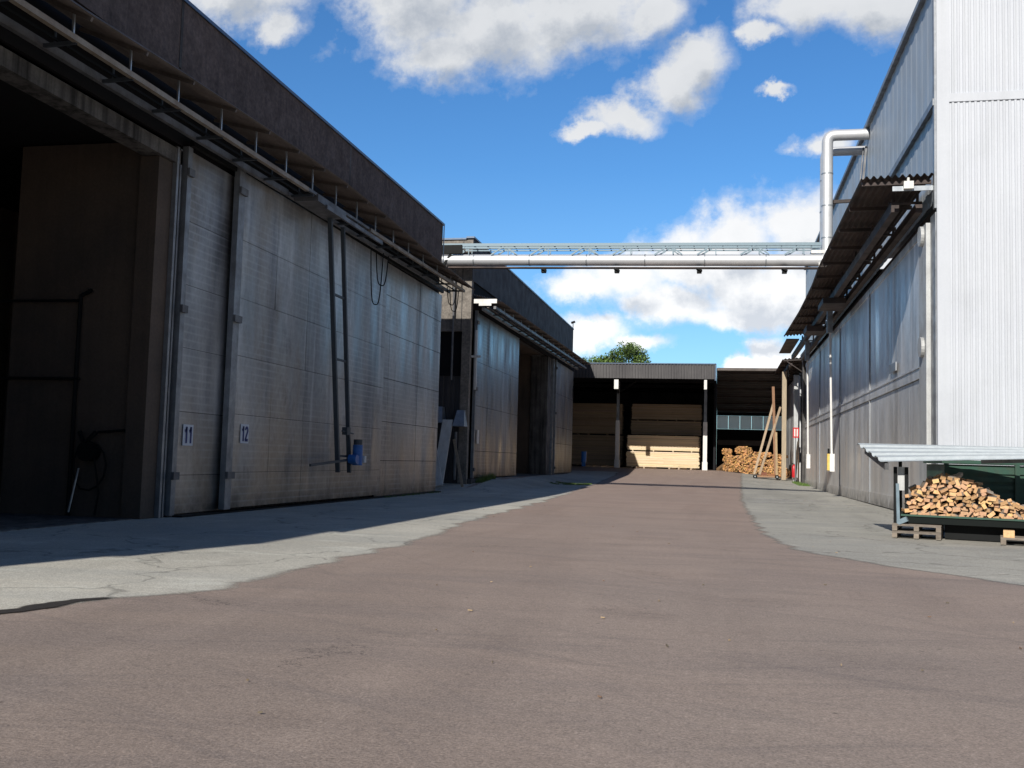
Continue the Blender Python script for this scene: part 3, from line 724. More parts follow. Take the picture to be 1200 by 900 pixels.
# silver ducts
for i, (y, zt_, x1, r_) in enumerate(((44.0,15.72,4.36,.235),(45.1,15.35,4.36,.2))):
    pts = curve_pts([(6.05,y,zt_),(x1,y,zt_),(x1,y,zb(4.4) if i == 0 else 10.1)], .35)
    D = thing('silver_duct', ['larger front silver duct bending from the upper wall down to the canopy','thinner silver duct just behind and below the front one'][i], 'duct', (x1,y,10.2), 'silver ducts on the right hall')
    MB().tube(pts, r_, 20).build('duct_tube', M['pipe'], D, True)
    b = MB()
    for z in (11.2,12.6,14.0): b.tube([(x1,y,z),(x1,y,z+.05)], r_+.012, 20)
    b.build('duct_band', M['galv'], D, True)
b = MB(); b.bar((6.0,44.4,15.3),(5.55,44.4,10.0),.09,.09); b.bar((5.9,44.5,15.3),(5.45,44.5,10.0),.05,.05)
tag(b.build('duct_strut', M['grey_rail'], origin=(5.6,44.4,10)), 'slanted steel strut under the horizontal run of the ducts', 'strut')
b = MB(); b.bar((4.5,44.2,12.85),(5.75,44.2,12.9),.12,.14); tag(b.build('duct_bracket', M['corr_right'], origin=(5.7,44.2,12.8)), 'short brown bracket holding the upright duct to its strut', 'bracket')

# hanging control poles
def control_pole(x, y, ztop, zbot, lean, boxcol, label):
    P = thing('control_pole', label, 'control pole', (x, y, zbot), 'control poles hanging from the right canopy')
    MB().tube([(x-lean, y, ztop), (x, y, zbot+.5)], .055, 10).build('pole', M['white'], P, True)
    b = MB(); b.box(x-lean-.13, x-lean+.13, y-.13, y+.13, ztop-1.6, ztop-.4); b.build('head_box', M['alu'], P)
    b = MB(); b.box(x-.10, x+.12, y-.12, y+.12, zbot, zbot+.85); b.tube([(x,y,zbot+.85),(x,y,zbot+1.0)],.05,8); c = b.build('control_box', M['white'], P)
    if boxcol:
        b = MB(); b.box(x-.22, x-.105, y-.14, y+.1, zbot+.05, zbot+.85); b.build('side_cover', M[boxcol], c)
        b = MB(); b.tube([(x-.15,y,zbot+.85),(x-.15,y,zbot+1.1)],.05,8); b.build('cable_gland', M['black'], c)
    return P
control_pole(5.28, 50.6, 9.6, 1.25, .12, 'yellow', 'nearer white pole hanging from the right canopy, with yellow and white box')
control_pole(5.2, 63.0, 9.5, 1.35, .08, None, 'farther white pole hanging from the right canopy, with plain white box')

# fire extinguisher + sign
FE = thing('fire_extinguisher', 'red fire extinguisher on the grey post at the far end of the right doors', 'extinguisher', (5.35,76.9,.5))
MB().tube([(5.35,76.9,.62),(5.35,76.9,.7),(5.35,76.9,1.42),(5.35,76.9,1.52),(5.35,76.9,1.58)],[.12,.15,.15,.09,.05],14).build('cylinder', M['red'], FE, True)
b = MB(); b.bar((5.35,76.9,1.6),(5.2,76.85,1.66),.05,.06); b.tube([(5.35,76.9,1.6),(5.52,76.85,1.5),(5.52,76.85,.9)],.02,6); b.build('nozzle', M['black'], FE)
FS = thing('warning_sign', 'small red and white sign on a pole above the extinguisher', 'sign', (5.4,76.5,.4))
MB().tube([(5.42,76.5,.3),(5.42,76.5,3.6)],.035,8).build('pole', M['galv'], FS)
b = MB(); b.box(5.22,5.66,76.40,76.43,3.55,4.3); b.build('sign_panel', M['red'], FS)
b = MB(); b.box(5.3,5.4,76.37,76.395,3.65,4.2); b.box(5.48,5.58,76.37,76.395,3.65,4.2); b.build('white_stripes', M['white'], FS)

# second right building
R2 = thing('far_right_hall', 'lower grey hall section beyond the canopy, beside the leaning timber', 'building', (8, 88, .3))
panel_door('door_panel', XR+.05, [79.3,82.5,86,90,95,100], [.2,4.6,8.2], M['door_right'], R2)
R2.children[-1]['label'] = 'grey sheet door panels'
# mirror onto the road-facing side: thin leaf facing -X
b = MB()
for a, c_ in ((79.3,82.4),(82.5,85.9),(86,89.9),(90,99.9)):
    b.box(XR-.16,XR-.04,a,c_,.2,5.2); b.box(XR-.14,XR-.04,a,c_,5.22,8.6)
b.build('door_leaf', M['door_right'], R2)
b = MB(); b.box(XR,20,79.4,79.6,0,9.6); b.box(XR,XR+.3,100,100.3,0,9.6); b.box(XR-.02,20,79.6,100,9.5,9.7); b.build('wall', M['concrete'], R2)
s = MB(); s.profile([(u/36, .04*math.sin(u/36*2*math.pi*6)) for u in range(37)], lambda u, hh, y: (XR-1.6*u, y, 9.5-.15*u+hh), lines(76.2, 89.5, .9)); s.build('canopy_sheet', M['corr_right'], R2)
b = MB()
for y in (76.3,79,82,85,88): b.bar((XR,y,9.35),(XR-1.55,y,9.25),.08,.1); b.bar((XR,y,8.3),(XR-1.3,y,9.2),.06,.06)
b.box(4.9,5.15,76.5,89,8.85,9.1); b.build('canopy_frame', M['corr_right'], R2)
b = MB()
for y in (77.2,80,84): b.tube([(4.9,y,9.2),(4.92,y+.1,8.2),(4.95,y,7.6)],.03,6)
b.build('hanging_lead', M['black'], R2)

# ------------------------------------------------------------------ OPEN SHED
S = thing('open_timber_shed', 'open-fronted shed with charcoal ribbed fascia and posts painted white where sunlit', 'shed', (-6, 86, .9))
ZS = .9
w = MB(); w.profile(corr_prof(-19.4,-.5,.26,.05,True), lambda a, b_, t: (a, 80-b_, t), [8.12, 9.27]); w.build('fascia', M['shed_sheet'], S)
w = MB(); w.box(-19.4,-.42,79.9,80.1,9.27,9.35); w.box(-.5,-.38,79.9,80.12,8.0,9.33); w.build('fascia_trim', M['coping'], S)
w = MB(); w.face([(-19.4,80.05,9.3),(-.42,80.05,9.3),(-.42,106,9.1),(-19.4,106,9.1)]); w.build('roof', M['shed_sheet'], S)
w = MB(); w.box(-19.4,-.6,80.12,80.35,8.1,8.3)
for y in (87.2,94,100): w.box(-19.4,-.6,y,y+.2,8.4,8.7)
for x in (-10.9,-8.77,-5,-1.27): w.box(x-.1,x+.1,80.4,105.5,8.75,9.0)
w.build('roof_beam', M['dark'], S)
w = MB(); w.box(-19.4,-.6,105.6,105.9,ZS,9.1); w.box(-19.6,-19.41,80.5,105.9,ZS,9.2); w.build('back_wall', M['shed_sheet'], S)
for x in (-8.77,-1.29):
    b = MB(); b.box(x-.12,x+.12,86.9,87.12,ZS-.05,8.39); p_ = b.build('post', M['alu'], S)
    b = MB(); b.box(x-.17,x+.17,86.84,87.16,ZS-.02,5.0); b.box(x-.22,x+.22,86.8,87.2,ZS,1.6); b.build('sunlit_post_foot', M['white'], p_)  # white sleeves paint the sunlit lower part of each post
MB().box(-8.42,-8.08,79.98,80.2,7.25,8.0).build('lamp_box', M['white'], S)
MB().box(-1.32,-1.1,79.98,80.2,7.3,8.05).build('lamp_box', M['white'], S)
b = MB(); b.bar((-8.77,87,7.4),(-7.3,87,8.4),.12,.12); b.bar((-8.77,87,7.4),(-8.3,80.6,8.2),.12,.12); b.build('knee_brace', M['dark'], S)
# right-hand lower shed
S2 = thing('rear_open_shed', 'second open shed set back on the right, pale strip of sheets in its back wall', 'shed', (3, 96, .8))
w = MB(); w.box(-.35,8.2,88.0,88.2,9.55,9.78); w.build('fascia', M['corr_dark'], S2)
w = MB(); w.profile(corr_prof(88.2,106,.9,.1,True), lambda a, b_, t: (t, a, 9.75-(a-88.2)*.17+b_), [-.4, 9]); w.build('roof', M['shed_sheet'], S2)
w = MB()
for k in range(6): w.box(-.4,9,89.5+2.9*k,89.7+2.9*k,9.42-.5*k,9.62-.5*k)
w.build('purlin', M['corr_right'], S2)
w = MB(); w.box(-.4,9,105.9,106.1,.5,5.1); w.box(-.4,9,105.9,106.1,6.5,7.2); w.box(8.9,9.1,88.2,106,.3,9); w.build('back_wall', M['dark'], S2)
for k in range(8):
    b = MB(); b.box(-.38+1.17*k,.75+1.17*k,105.88,105.95,5.12,6.48); b.build('wall_sheet', M['strip'], S2)
w = MB(); w.box(-.6,-.41,88.3,106,.7,9.0); w.build('side_wall', M['dark'], S2)
b = MB(); b.box(-.3,5,103,103.2,3.4,3.9); b.build('inner_rail', M['corr_dark'], S2)

# lumber packs
def lumber_pack(x0, x1, y0, y1, z0, z1, mat, label, group, old=False):
    b = MB(); n = max(4, int(round((z1-z0)/.075))); h = (z1-z0)/n
    for k in range(n):
        t = random.uniform(.82, 1.12); t = (t, t*random.uniform(.94,1.0), t*random.uniform(.86,1.0))
        nb = random.choice([1,1,2])
        dx0 = random.uniform(-.05,.06); dx1 = random.uniform(-.05,.06)
        yo = random.uniform(-.02,.02)
        if nb == 1: b.box(x0+dx0,x1+dx1,y0+yo,y1,z0+k*h,z0+(k+1)*h-.012,0,t)
        else:
            xm = random.uniform(x0+1, x1-1)
            b.box(x0+dx0,xm,y0+yo,y1,z0+k*h,z0+(k+1)*h-.012,0,t); t2 = tuple(q*.92 for q in t)
            b.box(xm+.02,x1+dx1,y0+yo+.01,y1,z0+k*h,z0+(k+1)*h-.012,0,t2)
    o = tag(b.build('lumber_pack', mat, origin=((x0+x1)/2, y0, z0)), label, 'lumber pack', group)
    b = MB()
    for x in [x0+.5, (x0+x1)/2-.8, (x0+x1)/2+.9, x1-.6]:
        b.box(x-.05, x+.05, y0-.01, y1, z0-.1, z0-.002, 0, (.8,.8,.8))
    b.build('bearer', mat, o)
    return o
GL = 'sawn lumber packs stacked in the open shed'
lumber_pack(-8.1,-1.8,88.4,89.9,1.05,2.38,M['lumber'],'pale lower lumber pack between the two posts painted sunlit white, fully in the sun',GL)
lumber_pack(-8.05,-1.85,88.45,89.9,2.5,3.8,M['lumber'],'pale lumber pack resting on the sunlit bottom pack',GL)
lumber_pack(-7.95,-1.72,90.8,92.1,3.95,5.2,M['lumber_shaded'],'shaded lumber pack set back just above the sunlit pair',GL)
lumber_pack(-7.9,-1.7,90.8,92.1,5.32,6.7,M['lumber_shaded'],'topmost lumber pack of the middle stack under the shed roof',GL)
lumber_pack(-7.95,-1.72,90.8,92.1,1.05,3.82,M['lumber_shaded'],'lumber pack hidden behind the sunlit pair in the middle stack',GL)
lumber_pack(-13.4,-8.75,91.2,92.5,1.05,3.8,M['lumber_shaded'],'dark lower lumber pack in the left bay of the shed',GL)
lumber_pack(-13.4,-8.8,91.2,92.5,3.95,6.7,M['lumber_shaded'],'dark upper lumber pack in the left bay of the shed',GL)
# bearers on the ground before the stacks
for i, (x, a) in enumerate(((-11.4,.9),(-10.7,1.0),(-10.0,1.1),(-7.0,.6),(-6.3,.8),(-4.2,.4),(-3.4,.5),(-2.4,.3))):
    b = MB(); b.bar((x,85.2+.2*math.sin(i*3),.98),(x+a,88.6,.98),.14,.12,0,(.55,.5,.5))
    tag(b.build('ground_bearer', M['lumber'], origin=(x,82.6,.92)), 'short squared timber bearer lying on the ground before the lumber stacks', 'bearer', 'timber bearers on the ground before the shed')
b = MB(); b.tube([(-11.2,83.4,1.3),(-11.2,83.4,2.2)],.22,12); b.box(-11.35,-11.05,83.3,83.5,.95,1.3); tag(b.build('blue_drum', M['blue'], origin=(-11.2,83.4,.95)), 'small blue machine standing in the shade left of the lumber', 'machine')

# stick bundles
def stick_bundle(cx, cy, cz, rx, rz, L, label, squash=1.0, axis='y', tone=1.):
    b = MB(); s = .085; rr = random.Random(int(cx*100+cz*37))
    nx = int(rx/s)+1; nz = int(rz/s)+1
    for i in range(-nx, nx+1):
        for k in range(-nz, nz+1):
            x = (i+.5*(k % 2))*s+rr.uniform(-.02,.02); z = k*s*.95+rr.uniform(-.02,.02)
            q = (abs(x)/rx)**2.6+(abs(z)/rz)**2.6
            if q > 1: continue
            if q < .5 and rr.random() < .12: continue
            d0 = rr.uniform(0,.28); t = rr.uniform(.35,1.25)*tone; w_ = rr.uniform(.03,.05)
            tc = (t*rr.uniform(.95,1.1), t*rr.uniform(.85,1.05), t*rr.uniform(.6,1.0))
            if axis == 'y':
                tl = rr.uniform(-.06,.06)
                b.hexa([(cx+x-w_,cy+d0,cz+z-w_),(cx+x+w_,cy+d0,cz+z-w_),(cx+x+w_+tl,cy+L,cz+z-w_),(cx+x-w_+tl,cy+L,cz+z-w_),
                        (cx+x-w_,cy+d0,cz+z+w_),(cx+x+w_,cy+d0,cz+z+w_),(cx+x+w_+tl,cy+L,cz+z+w_),(cx+x-w_+tl,cy+L,cz+z+w_)],0,tc)
    b.tube([(cx,cy+.25,cz),(cx,cy+L-.1,cz)], [min(rx,rz)*.8]*2, 10)
    o = tag(b.build('stick_bundle', M['stick'], origin=(cx,cy,cz-rz)), label, 'stick bundle', 'brown stick bundles heaped in the rear shed')
    return o
zg = .82
for cx, cz, rx, rz, y, lab in (
    (.95,.38,.75,.38,86.2,'brown stick bundle at the lower left corner of the heap'),
    (2.35,.36,.8,.38,86.0,'brown stick bundle in the bottom row, second from the left'),
    (3.8,.38,.75,.4,86.1,'brown stick bundle in the bottom row behind the leaning planks'),
    (5.1,.4,.62,.42,86.3,'brown stick bundle at the lower right against the grey hall'),
    (.75,1.05,.55,.34,86.5,'rounded stick bundle on top of the lower left one'),
    (1.75,1.12,.72,.4,86.25,'brown stick bundle in the middle row left of centre'),
    (3.1,1.14,.78,.4,86.2,'brown stick bundle in the middle row right of centre'),
    (4.5,1.15,.75,.4,86.4,'brown stick bundle in the middle row behind the upright timber'),
    (.55,1.65,.42,.3,87.0,'small rounded stick bundle at the upper left of the heap'),
    (1.95,1.9,.72,.36,86.5,'brown stick bundle crowning the heap, left half'),
    (3.45,1.75,.8,.24,86.5,'flat stick bundle on the heap beside the crowning one'),
    (4.9,1.75,.65,.22,86.6,'flat stick bundle at the upper right of the heap')):
    stick_bundle(cx, y, gz(cx,86)+cz+.02, rx, rz, 2.4, lab)
b = MB()
for k in range(5):
    b.bar((-.2+.5*k,88.6+.1*k,.9),(1.2+.5*k,91,2.0+.1*k),.35,.3,0,(.3,.3,.3))
tag(b.build('timber_heap', M['stick'], origin=(0,89,.85)), 'dark heap of offcuts in shadow behind the stick bundles', 'offcut heap')

# leaning timber group
G = gz(3, 79)
def leaning(p, q, w_, h_, label, mat='plank', t=(1,1,1), cat='timber'):
    b = MB(); b.bar(p, q, w_, h_, 0, t, up=(0,-1,0)); return tag(b.build('leaning_plank', M[mat], origin=p), label, cat, 'timbers leaning at the far right hall')
leaning((2.55,79,G+.3),(4.05,80.6,G+6.0),.17,.12,'long leaning plank, the left one of the slanting pair')
leaning((2.95,79,G+.3),(4.55,80.6,G+5.6),.17,.12,'long leaning plank, the right one of the slanting pair', t=(.85,.85,.85))
leaning((4.15,79.4,G+.3),(4.0,80.8,G+7.2),.2,.14,'reddish weathered timber standing nearly upright behind the slanting pair', t=(.62,.44,.36))
b = MB(); b.box(4.62,4.95,79.6,79.95,G-.05,G+8.3,0,(1.0,1.08,1.12)); tag(b.build('timber_post', M['plank'], origin=(4.8,79.8,G)), 'thick pale upright timber post beside the slanting planks', 'timber post')
leaning((4.25,79.2,G+.02),(4.2,79.9,G+3.6),.16,.1,'short brown board between the slanting planks and the pale post', t=(.9,.85,.7))
leaning((5.45,78.2,G+.02),(5.75,78.6,G+2.9),.12,.1,'dark narrow board leaning on the grey doors', t=(.15,.15,.15))
HC = thing('hand_cart', 'low timber cart on small black wheels under the slanting planks', 'cart', (3.3,79.1,G))
MB().box(2.5,4.4,78.9,79.5,G+.12,G+.24,0,(.8,.6,.5)).build('cart_deck', M['plank'], HC)
for x in (2.62,4.25):
    b = MB(); b.tube([(x,78.86,G+.16),(x,78.76,G+.16)],.16,14); wl = b.build('wheel', M['rubber'], HC)
    b = MB(); b.tube([(x,78.755,G+.16),(x,78.74,G+.16)],.06,10); b.build('hub', M['galv'], wl)
b = MB(); b.box(2.9,3.5,79.0,79.3,G+.25,G+.5,0,(.5,.25,.2)); b.box(3.6,4.1,79.0,79.4,G+.25,G+.4,0,(.7,.4,.25)); tag(b.build('wood_offcuts', M['plank'], origin=(3.3,79.1,G+.25)), 'reddish offcuts lying on the low cart', 'offcuts')

# ------------------------------------------------------------------ FIREWOOD SHELTER (rotated about its near left corner)
O = Vector((3.55, 22.35, 0)); ang = R(-14)
def L(x, y, z): # local -> world
    return (O.x + x*math.cos(ang) - y*math.sin(ang), O.y + x*math.sin(ang) + y*math.cos(ang), z)
def lbox(b, x0,x1,y0,y1,z0,z1,mi=0,col=None):
    b.hexa([L(x0,y0,z0),L(x1,y0,z0),L(x1,y1,z0),L(x0,y1,z0),L(x0,y0,z1),L(x1,y0,z1),L(x1,y1,z1),L(x0,y1,z1)],mi,col)
def pallet(x, y, z, label, w_=.95, dpt=1.2):
    P = thing('pallet', label, 'pallet', L(x, y, z), 'wooden pallets carrying the firewood shelter')
    rr = random.Random(int(x*10+z*100))
    b = MB()
    for k in range(7):
        t = rr.uniform(.75,1.25); lbox(b, x, x+w_, y+k*(dpt-.1)/6, y+k*(dpt-.1)/6+.1, z+.122, z+.144, 0, (t,t*.97,t*.93))
    b.build('deck_boards', M['pallet'], P)
    b = MB()
    for i in range(3):
        for j in range(3):
            t = rr.uniform(.8,1.3); lbox(b, x+i*(w_-.1)/2+.001, x+i*(w_-.1)/2+.099, y+.004+j*(dpt-.16)/2, y+.14+j*(dpt-.16)/2, z+.022, z+.1, 0, (t,t*.96,t*.9))
    for j in range(3): lbox(b, x+.002, x+w_-.002, y+.006+j*(dpt-.16)/2, y+.13+j*(dpt-.16)/2, z+.1005, z+.1215, 0, (.9,.9,.9))
    b.build('blocks', M['pallet'], P)
    b = MB()
    for i in range(3): lbox(b, x+i*(w_-.1)/2, x+i*(w_-.1)/2+.1, y, y+dpt-.01, z+.002, z+.0215, 0, (1,1,.95))
    b.build('runners', M['pallet'], P)
pallet(0, 0, .015, 'lower pallet of the left pair under the firewood shelter')
pallet(.0, .02, .165, 'upper pallet of the left pair, carrying the shelter post')
pallet(2.05, -.35, .015, 'single pallet under the right end of the firewood tub')
pallet(3.15, -.35, .015, 'pallet at the far right end under the firewood tub')
for k, (x, lab) in enumerate(((2.1,'orange wood block on the left corner of the single right pallet'),(2.65,'orange wood block in the middle of the single right pallet'))):
    b = MB(); lbox(b, x, x+.2, -.33, -.1, .162, .30, 0, (1,1,.9)); tag(b.build('wood_block', M['fire_end'], origin=L(x,-.3,.16)), lab, 'wood block')
SH = thing('firewood_shelter', 'low lean-to shelter with corrugated metal roof over the firewood', 'shelter', L(0,.3,.31))
# roof: ribs run along local x, sheet slopes up to the back
def roofpt(u, hh, t):   # u 0..1 front->back, t along x
    y = -.05+u*2.25; z = 1.60+t*.045+u*(.40-.055*t)
    p = L(-.22+t-u*.75*(1-t/3.35), y, z); return (p[0], p[1], p[2]+hh)
pr = []
nr = 4
for i in range(nr):
    u = i/nr; p = 1/nr
    pr += [(u, .0), (u+p*.3, .0), (u+p*.42, .05), (u+p*.85, .05)]
pr.append((1, 0))
b = MB(); b.profile(pr, roofpt, [0,.8,1.6,2.4,3.35]); b.profile([(a,h_-.006) for a, h_ in pr], roofpt, [0,3.35])
b.build('roof_sheet', M['roof_galv'], SH)
b = MB(); b.bar(L(-.10,.0,1.50),L(-.72,1.9,1.86),.08,.14,0); b.build('rafter', M['grey_rail'], SH)
b = MB(); b.bar(L(1.7,.3,1.66),L(3.3,.3,1.74),.06,.1,0); b.build('front_beam', M['grey_rail'], SH)
b = MB(); b.bar(L(.12,.06,.31),L(.10,.06,1.15),.06,.06); b.bar(L(.12,.06,.33),L(.3,.02,.42),.08,.1); b.build('white_prop', M['truss'], SH)
for x, y in ((.0,.36),(.22,.4)):
    b = MB(); lbox(b, x, x+.07, y, y+.08, .312, 1.5); b.build('post', M['black'], SH)
b = MB(); lbox(b, .08,.215,.43,.46,1.0,1.5); b.build('post_board', M['post_grey'], SH)
for x in (3.2,):
    b = MB(); lbox(b, x, x+.08, .4, .5, .162, 1.7); b.build('post', M['black'], SH)
b = MB(); lbox(b, .0,.07,1.6,1.68,0.0,1.84); b.build('rear_post', M['black'], SH)
b = MB(); lbox(b, 3.1,3.17,1.6,1.68,0.0,1.84); b.build('rear_post', M['black'], SH)
# tub
T = thing('firewood_tub', 'black shallow tub holding the split firewood under the metal roof', 'tub', L(1.6,.6,.15))
b = MB()
lbox(b,.2,3.6,.25,1.5,.33,.38); lbox(b,.18,3.62,.2,.249,.33,.50); lbox(b,.15,.199,.25,1.5,.33,.56); lbox(b,3.601,3.65,.25,1.5,.33,.5); lbox(b,.2,3.6,1.501,1.55,.33,.8)
b.build('tub_body', M['tub'], T)
b = MB(); lbox(b,.16,3.64,.17,.198,.47,.51); b.build('rim', M['green'], T)
b = MB(); lbox(b,1.0,3.6,.5,1.4,.02,.325); b.build('shade_block', M['black'], T)  # black block standing in for the shadow under the tub
# firewood billets
top = [(0,.92),(.3,1.02),(.55,1.12),(.85,1.32),(1.15,1.36),(1.45,1.26),(1.8,1.05),(2.1,.88),(2.5,.76),(3.3,.72)]
def topz(x): return interp(top, x)
protos = []
rr = random.Random(5)
for k in range(16):
    b = MB(); Ln = rr.uniform(.28,.40); n_ = rr.choice([4,4,4,4,5]); wd = rr.uniform(.05,.095); hh = rr.uniform(.028,.05)
    ring = []
    a0 = 0
    for i in range(n_):
        a = 2*math.pi*i/n_+math.pi/4+rr.uniform(-.08,.08); r_ = rr.uniform(1.02,1.2); ring.append((math.cos(a)*wd*r_, math.sin(a)*hh*r_))
    t = rr.uniform(.55,1.15)
    f0 = [(x,0,z) for x, z in ring]; f1 = [(x*rr.uniform(.8,1.05),Ln,z*rr.uniform(.8,1.05)) for x, z in ring]
    tc = (t, t*rr.uniform(.90,1.0), t*rr.uniform(.72,.98))
    b.face(f0, 0, tc); b.face(list(reversed(f1)), 0, tc)
    for i in range(n_):
        j = (i+1) % n_; side = 1 if rr.random() < .6 else 0
        tt = rr.uniform(.6,1.3)
        b.face([f0[i],f0[j],f1[j],f1[i]], side, (tt,tt,tt) if side else tuple(q*.85 for q in tc))
    me = b.build('firewood_billet', [M['fire_end'], M['fire_side']])
    protos.append(me.data); bpy.data.objects.remove(me)
cnt = 0
for layer, yl in ((0,.34),(1,.74),(2,1.12)):
    z = .43 if layer == 0 else (.62 if layer == 1 else .72); row = 0
    while z < 1.45:
        x = .30 + (.075 if row % 2 else 0) + (0 if layer == 0 else .05)
        while x < 3.45:
            if z < topz(x)-.03+(.03*layer if layer else 0) and (layer == 0 or z > topz(x)-.36):
                o = bpy.data.objects.new('firewood_billet', rr.choice(protos)); COL.objects.link(o)
                o.location = L(x+rr.uniform(-.03,.03), yl+rr.uniform(-.09,.07), z+rr.uniform(-.018,.018))
                o.rotation_euler = (rr.uniform(-.18,.18), rr.uniform(-.55,.55) if rr.random() < .82 else rr.uniform(-1.5,1.5), ang+rr.uniform(-.4,.4))
                sc = rr.uniform(.9,1.2); o.scale = (sc, 1, sc)
                tag(o, 'split firewood billet stacked in the black tub under the metal roof', 'firewood', 'split firewood billets heaped in the black tub')
                cnt += 1
            x += rr.uniform(.125,.165)
        z += rr.uniform(.072,.082); row += 1
print('billets', cnt)
for i, (x, z, rz_, lab) in enumerate(((2.55,.86,.2,'long pale board end lying on the low right end of the firewood'),(2.9,.80,-.3,'second pale board end just below the long one on the firewood'))):
    b = MB(); b.bar(L(x,.25,z), L(x+.9,.5,z-.12), .16, .07, 0, (1.1,1.25,1.25)); tag(b.build('board_end', M['fire_end'], origin=L(x,.25,z)), lab, 'board')
# green container
GC = thing('green_container', 'dark green ribbed container behind the firewood shelter', 'container', (7.0,25.6,0))
b = MB(); b.box(5.12,9.3,24.95,27.0,.08,1.60); b.build('body', M['green'], GC)
for k in range(8): MB().box(5.14,9.28,24.90,24.948,.14+.18*k,.24+.18*k).build('horizontal_rib', M['green'], GC)
for x in (5.1,6.62,8.2): b = MB(); b.box(x,x+.1,24.84,24.898,.06,1.62); b.build('upright', M['green'], GC)
b = MB(); b.box(5.05,9.35,24.85,27.05,1.622,1.70); b.build('top_frame', M['green'], GC)

# ------------------------------------------------------------------ tree
TR = thing('broadleaf_tree', 'round green broadleaf tree rising behind the shed roof', 'tree', (-11.5,122,.9))
b = MB(); b.tube([(-11.5,122,.8),(-11.4,122,4),(-11.6,122,8)],[.5,.38,.28],10)
for dx, dy_, dz in ((-3,1,13),(2,-1,13.5),(0,1,15),(-1.5,-1.5,12)): b.tube([(-11.5,122,7.5),(-11.5+dx*.5,122+dy_*.5,10),(-11.5+dx,122+dy_,dz)],[.22,.14,.05],7)
b.build('trunk', M['plank'], TR)
m, t, bs_ = newmat('tree_leaves')
a = t.node('ShaderNodeAttribute', attribute_name='tint')
t.l.new(t.mix(1., (.095,.165,.035), a.outputs['Color'], 'MULTIPLY'), bs_.inputs['Base Color']); bs_.inputs['Roughness'].default_value = .6
M['leaf'] = m
rr = random.Random(11); b = MB()
clumps = []
for k in range(70):
    u = rr.random()*2*math.pi; v = rr.uniform(-.5,1)
    cx = -11.35+3.5*math.cos(u)*math.sqrt(max(0,1-v*v))*rr.uniform(.5,1); cz = 12.2+3.5*v*rr.uniform(.7,1); cy = 122+2.8*math.sin(u)*rr.uniform(.4,1)
    clumps.append((cx,cy,cz,rr.uniform(.7,1.25)))
for k in range(26): clumps.append((rr.uniform(-16.6,-13.4), rr.uniform(120.5,123), rr.uniform(12,13.7), rr.uniform(.6,1.0)))
for cx, cy, cz, cr in clumps:
    base_t = rr.uniform(.6,1.25)
    for i in range(170):
        d = Vector((rr.gauss(0,1),rr.gauss(0,1),rr.gauss(0,1))).normalized()*cr*(rr.random()**.4)
        p = Vector((cx,cy,cz))+Vector((d.x,d.y,d.z*.8)); s_ = rr.uniform(.07,.15)
        n_ = Vector((rr.gauss(0,1),rr.gauss(0,1),rr.gauss(.6,1))).normalized(); a_ = n_.orthogonal().normalized()*s_; c_ = n_.cross(a_)*rr.uniform(.5,.9)
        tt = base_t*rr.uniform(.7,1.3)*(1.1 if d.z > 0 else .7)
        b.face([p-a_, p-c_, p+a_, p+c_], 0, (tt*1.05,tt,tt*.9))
b.build('crown', M['leaf'], TR)

# ------------------------------------------------------------------ grass and litter
def grass(name, spots, label=None):
    b = MB(); rr = random.Random(3)
    for (x0,x1,y0,y1,n_,h_) in spots:
        for i in range(n_):
            x = rr.uniform(x0,x1); y = rr.uniform(y0,y1)
            if noise.noise(Vector((x*2,y*.8,1))) < -.15: continue
            z = gz(x,y)+.008; a = rr.uniform(0,6.28); w_ = .012; hh = h_*rr.uniform(.4,1.2); t_ = rr.uniform(.6,1.3)
            dx, dy_ = math.cos(a)*w_, math.sin(a)*w_; lx, ly = rr.uniform(-.5,.5)*hh, rr.uniform(-.5,.5)*hh
            b.face([(x-dx,y-dy_,z),(x+dx,y+dy_,z),(x+lx,y+ly,z+hh)],0,(t_,t_,t_*.8))
    return b.build(name, M['leaf'])
tag(grass('grass', [(-9.4,-7.3,55.5,58.6,2600,.08),(-11.2,-10.9,45.5,49,500,.3),(5.2,5.95,70,77,1400,.16),(-11.1,-10.9,32,39,200,.1)]), kind='stuff')
b = MB(); rr = random.Random(9)
for i in range(70):
    y = rr.uniform(3.5,45); x = rr.uniform(-6.5,5)*(.4+y/45); 
    s_ = rr.uniform(.004,.014); a = rr.uniform(0,3.14); ln = s_*rr.uniform(.6,2.6); z = gz(x,y)+.014
    ux, uy = math.cos(a)*ln, math.sin(a)*ln; vx, vy = -math.sin(a)*s_*.4, math.cos(a)*s_*.4
    t_ = rr.choice([(.5,.45,.4),(.25,.2,.2),(.2,.18,.16),(.2,.2,.2)])
    b.hexa([(x-ux-vx,y-uy-vy,z-.006),(x+ux-vx,y+uy-vy,z-.006),(x+ux+vx,y+uy+vy,z-.006),(x-ux+vx,y-uy+vy,z-.006),(x-ux-vx,y-uy-vy,z+.004),(x+ux-vx,y+uy-vy,z+.004),(x+ux+vx,y+uy+vy,z+.006),(x-ux+vx,y-uy+vy,z+.004)],0,t_)
tag(b.build('wood_chip_litter', M['lumber']), kind='stuff')

# ------------------------------------------------------------------ LIGHT
sd = Vector((.39, 1.6, -1)).normalized()
elev = math.asin(-sd.z); az = math.atan2(-sd.x, -sd.y)      # direction toward the sun, clockwise from +Y
sun = bpy.data.lights.new('sun', 'SUN'); sun.energy = 5.0; sun.angle = R(.53); sun.color = (1, .955, .89)
so = bpy.data.objects.new('sun', sun); COL.objects.link(so); so.rotation_euler = sd.to_track_quat('-Z', 'Y').to_euler(); so.location = (-20,-60,50)

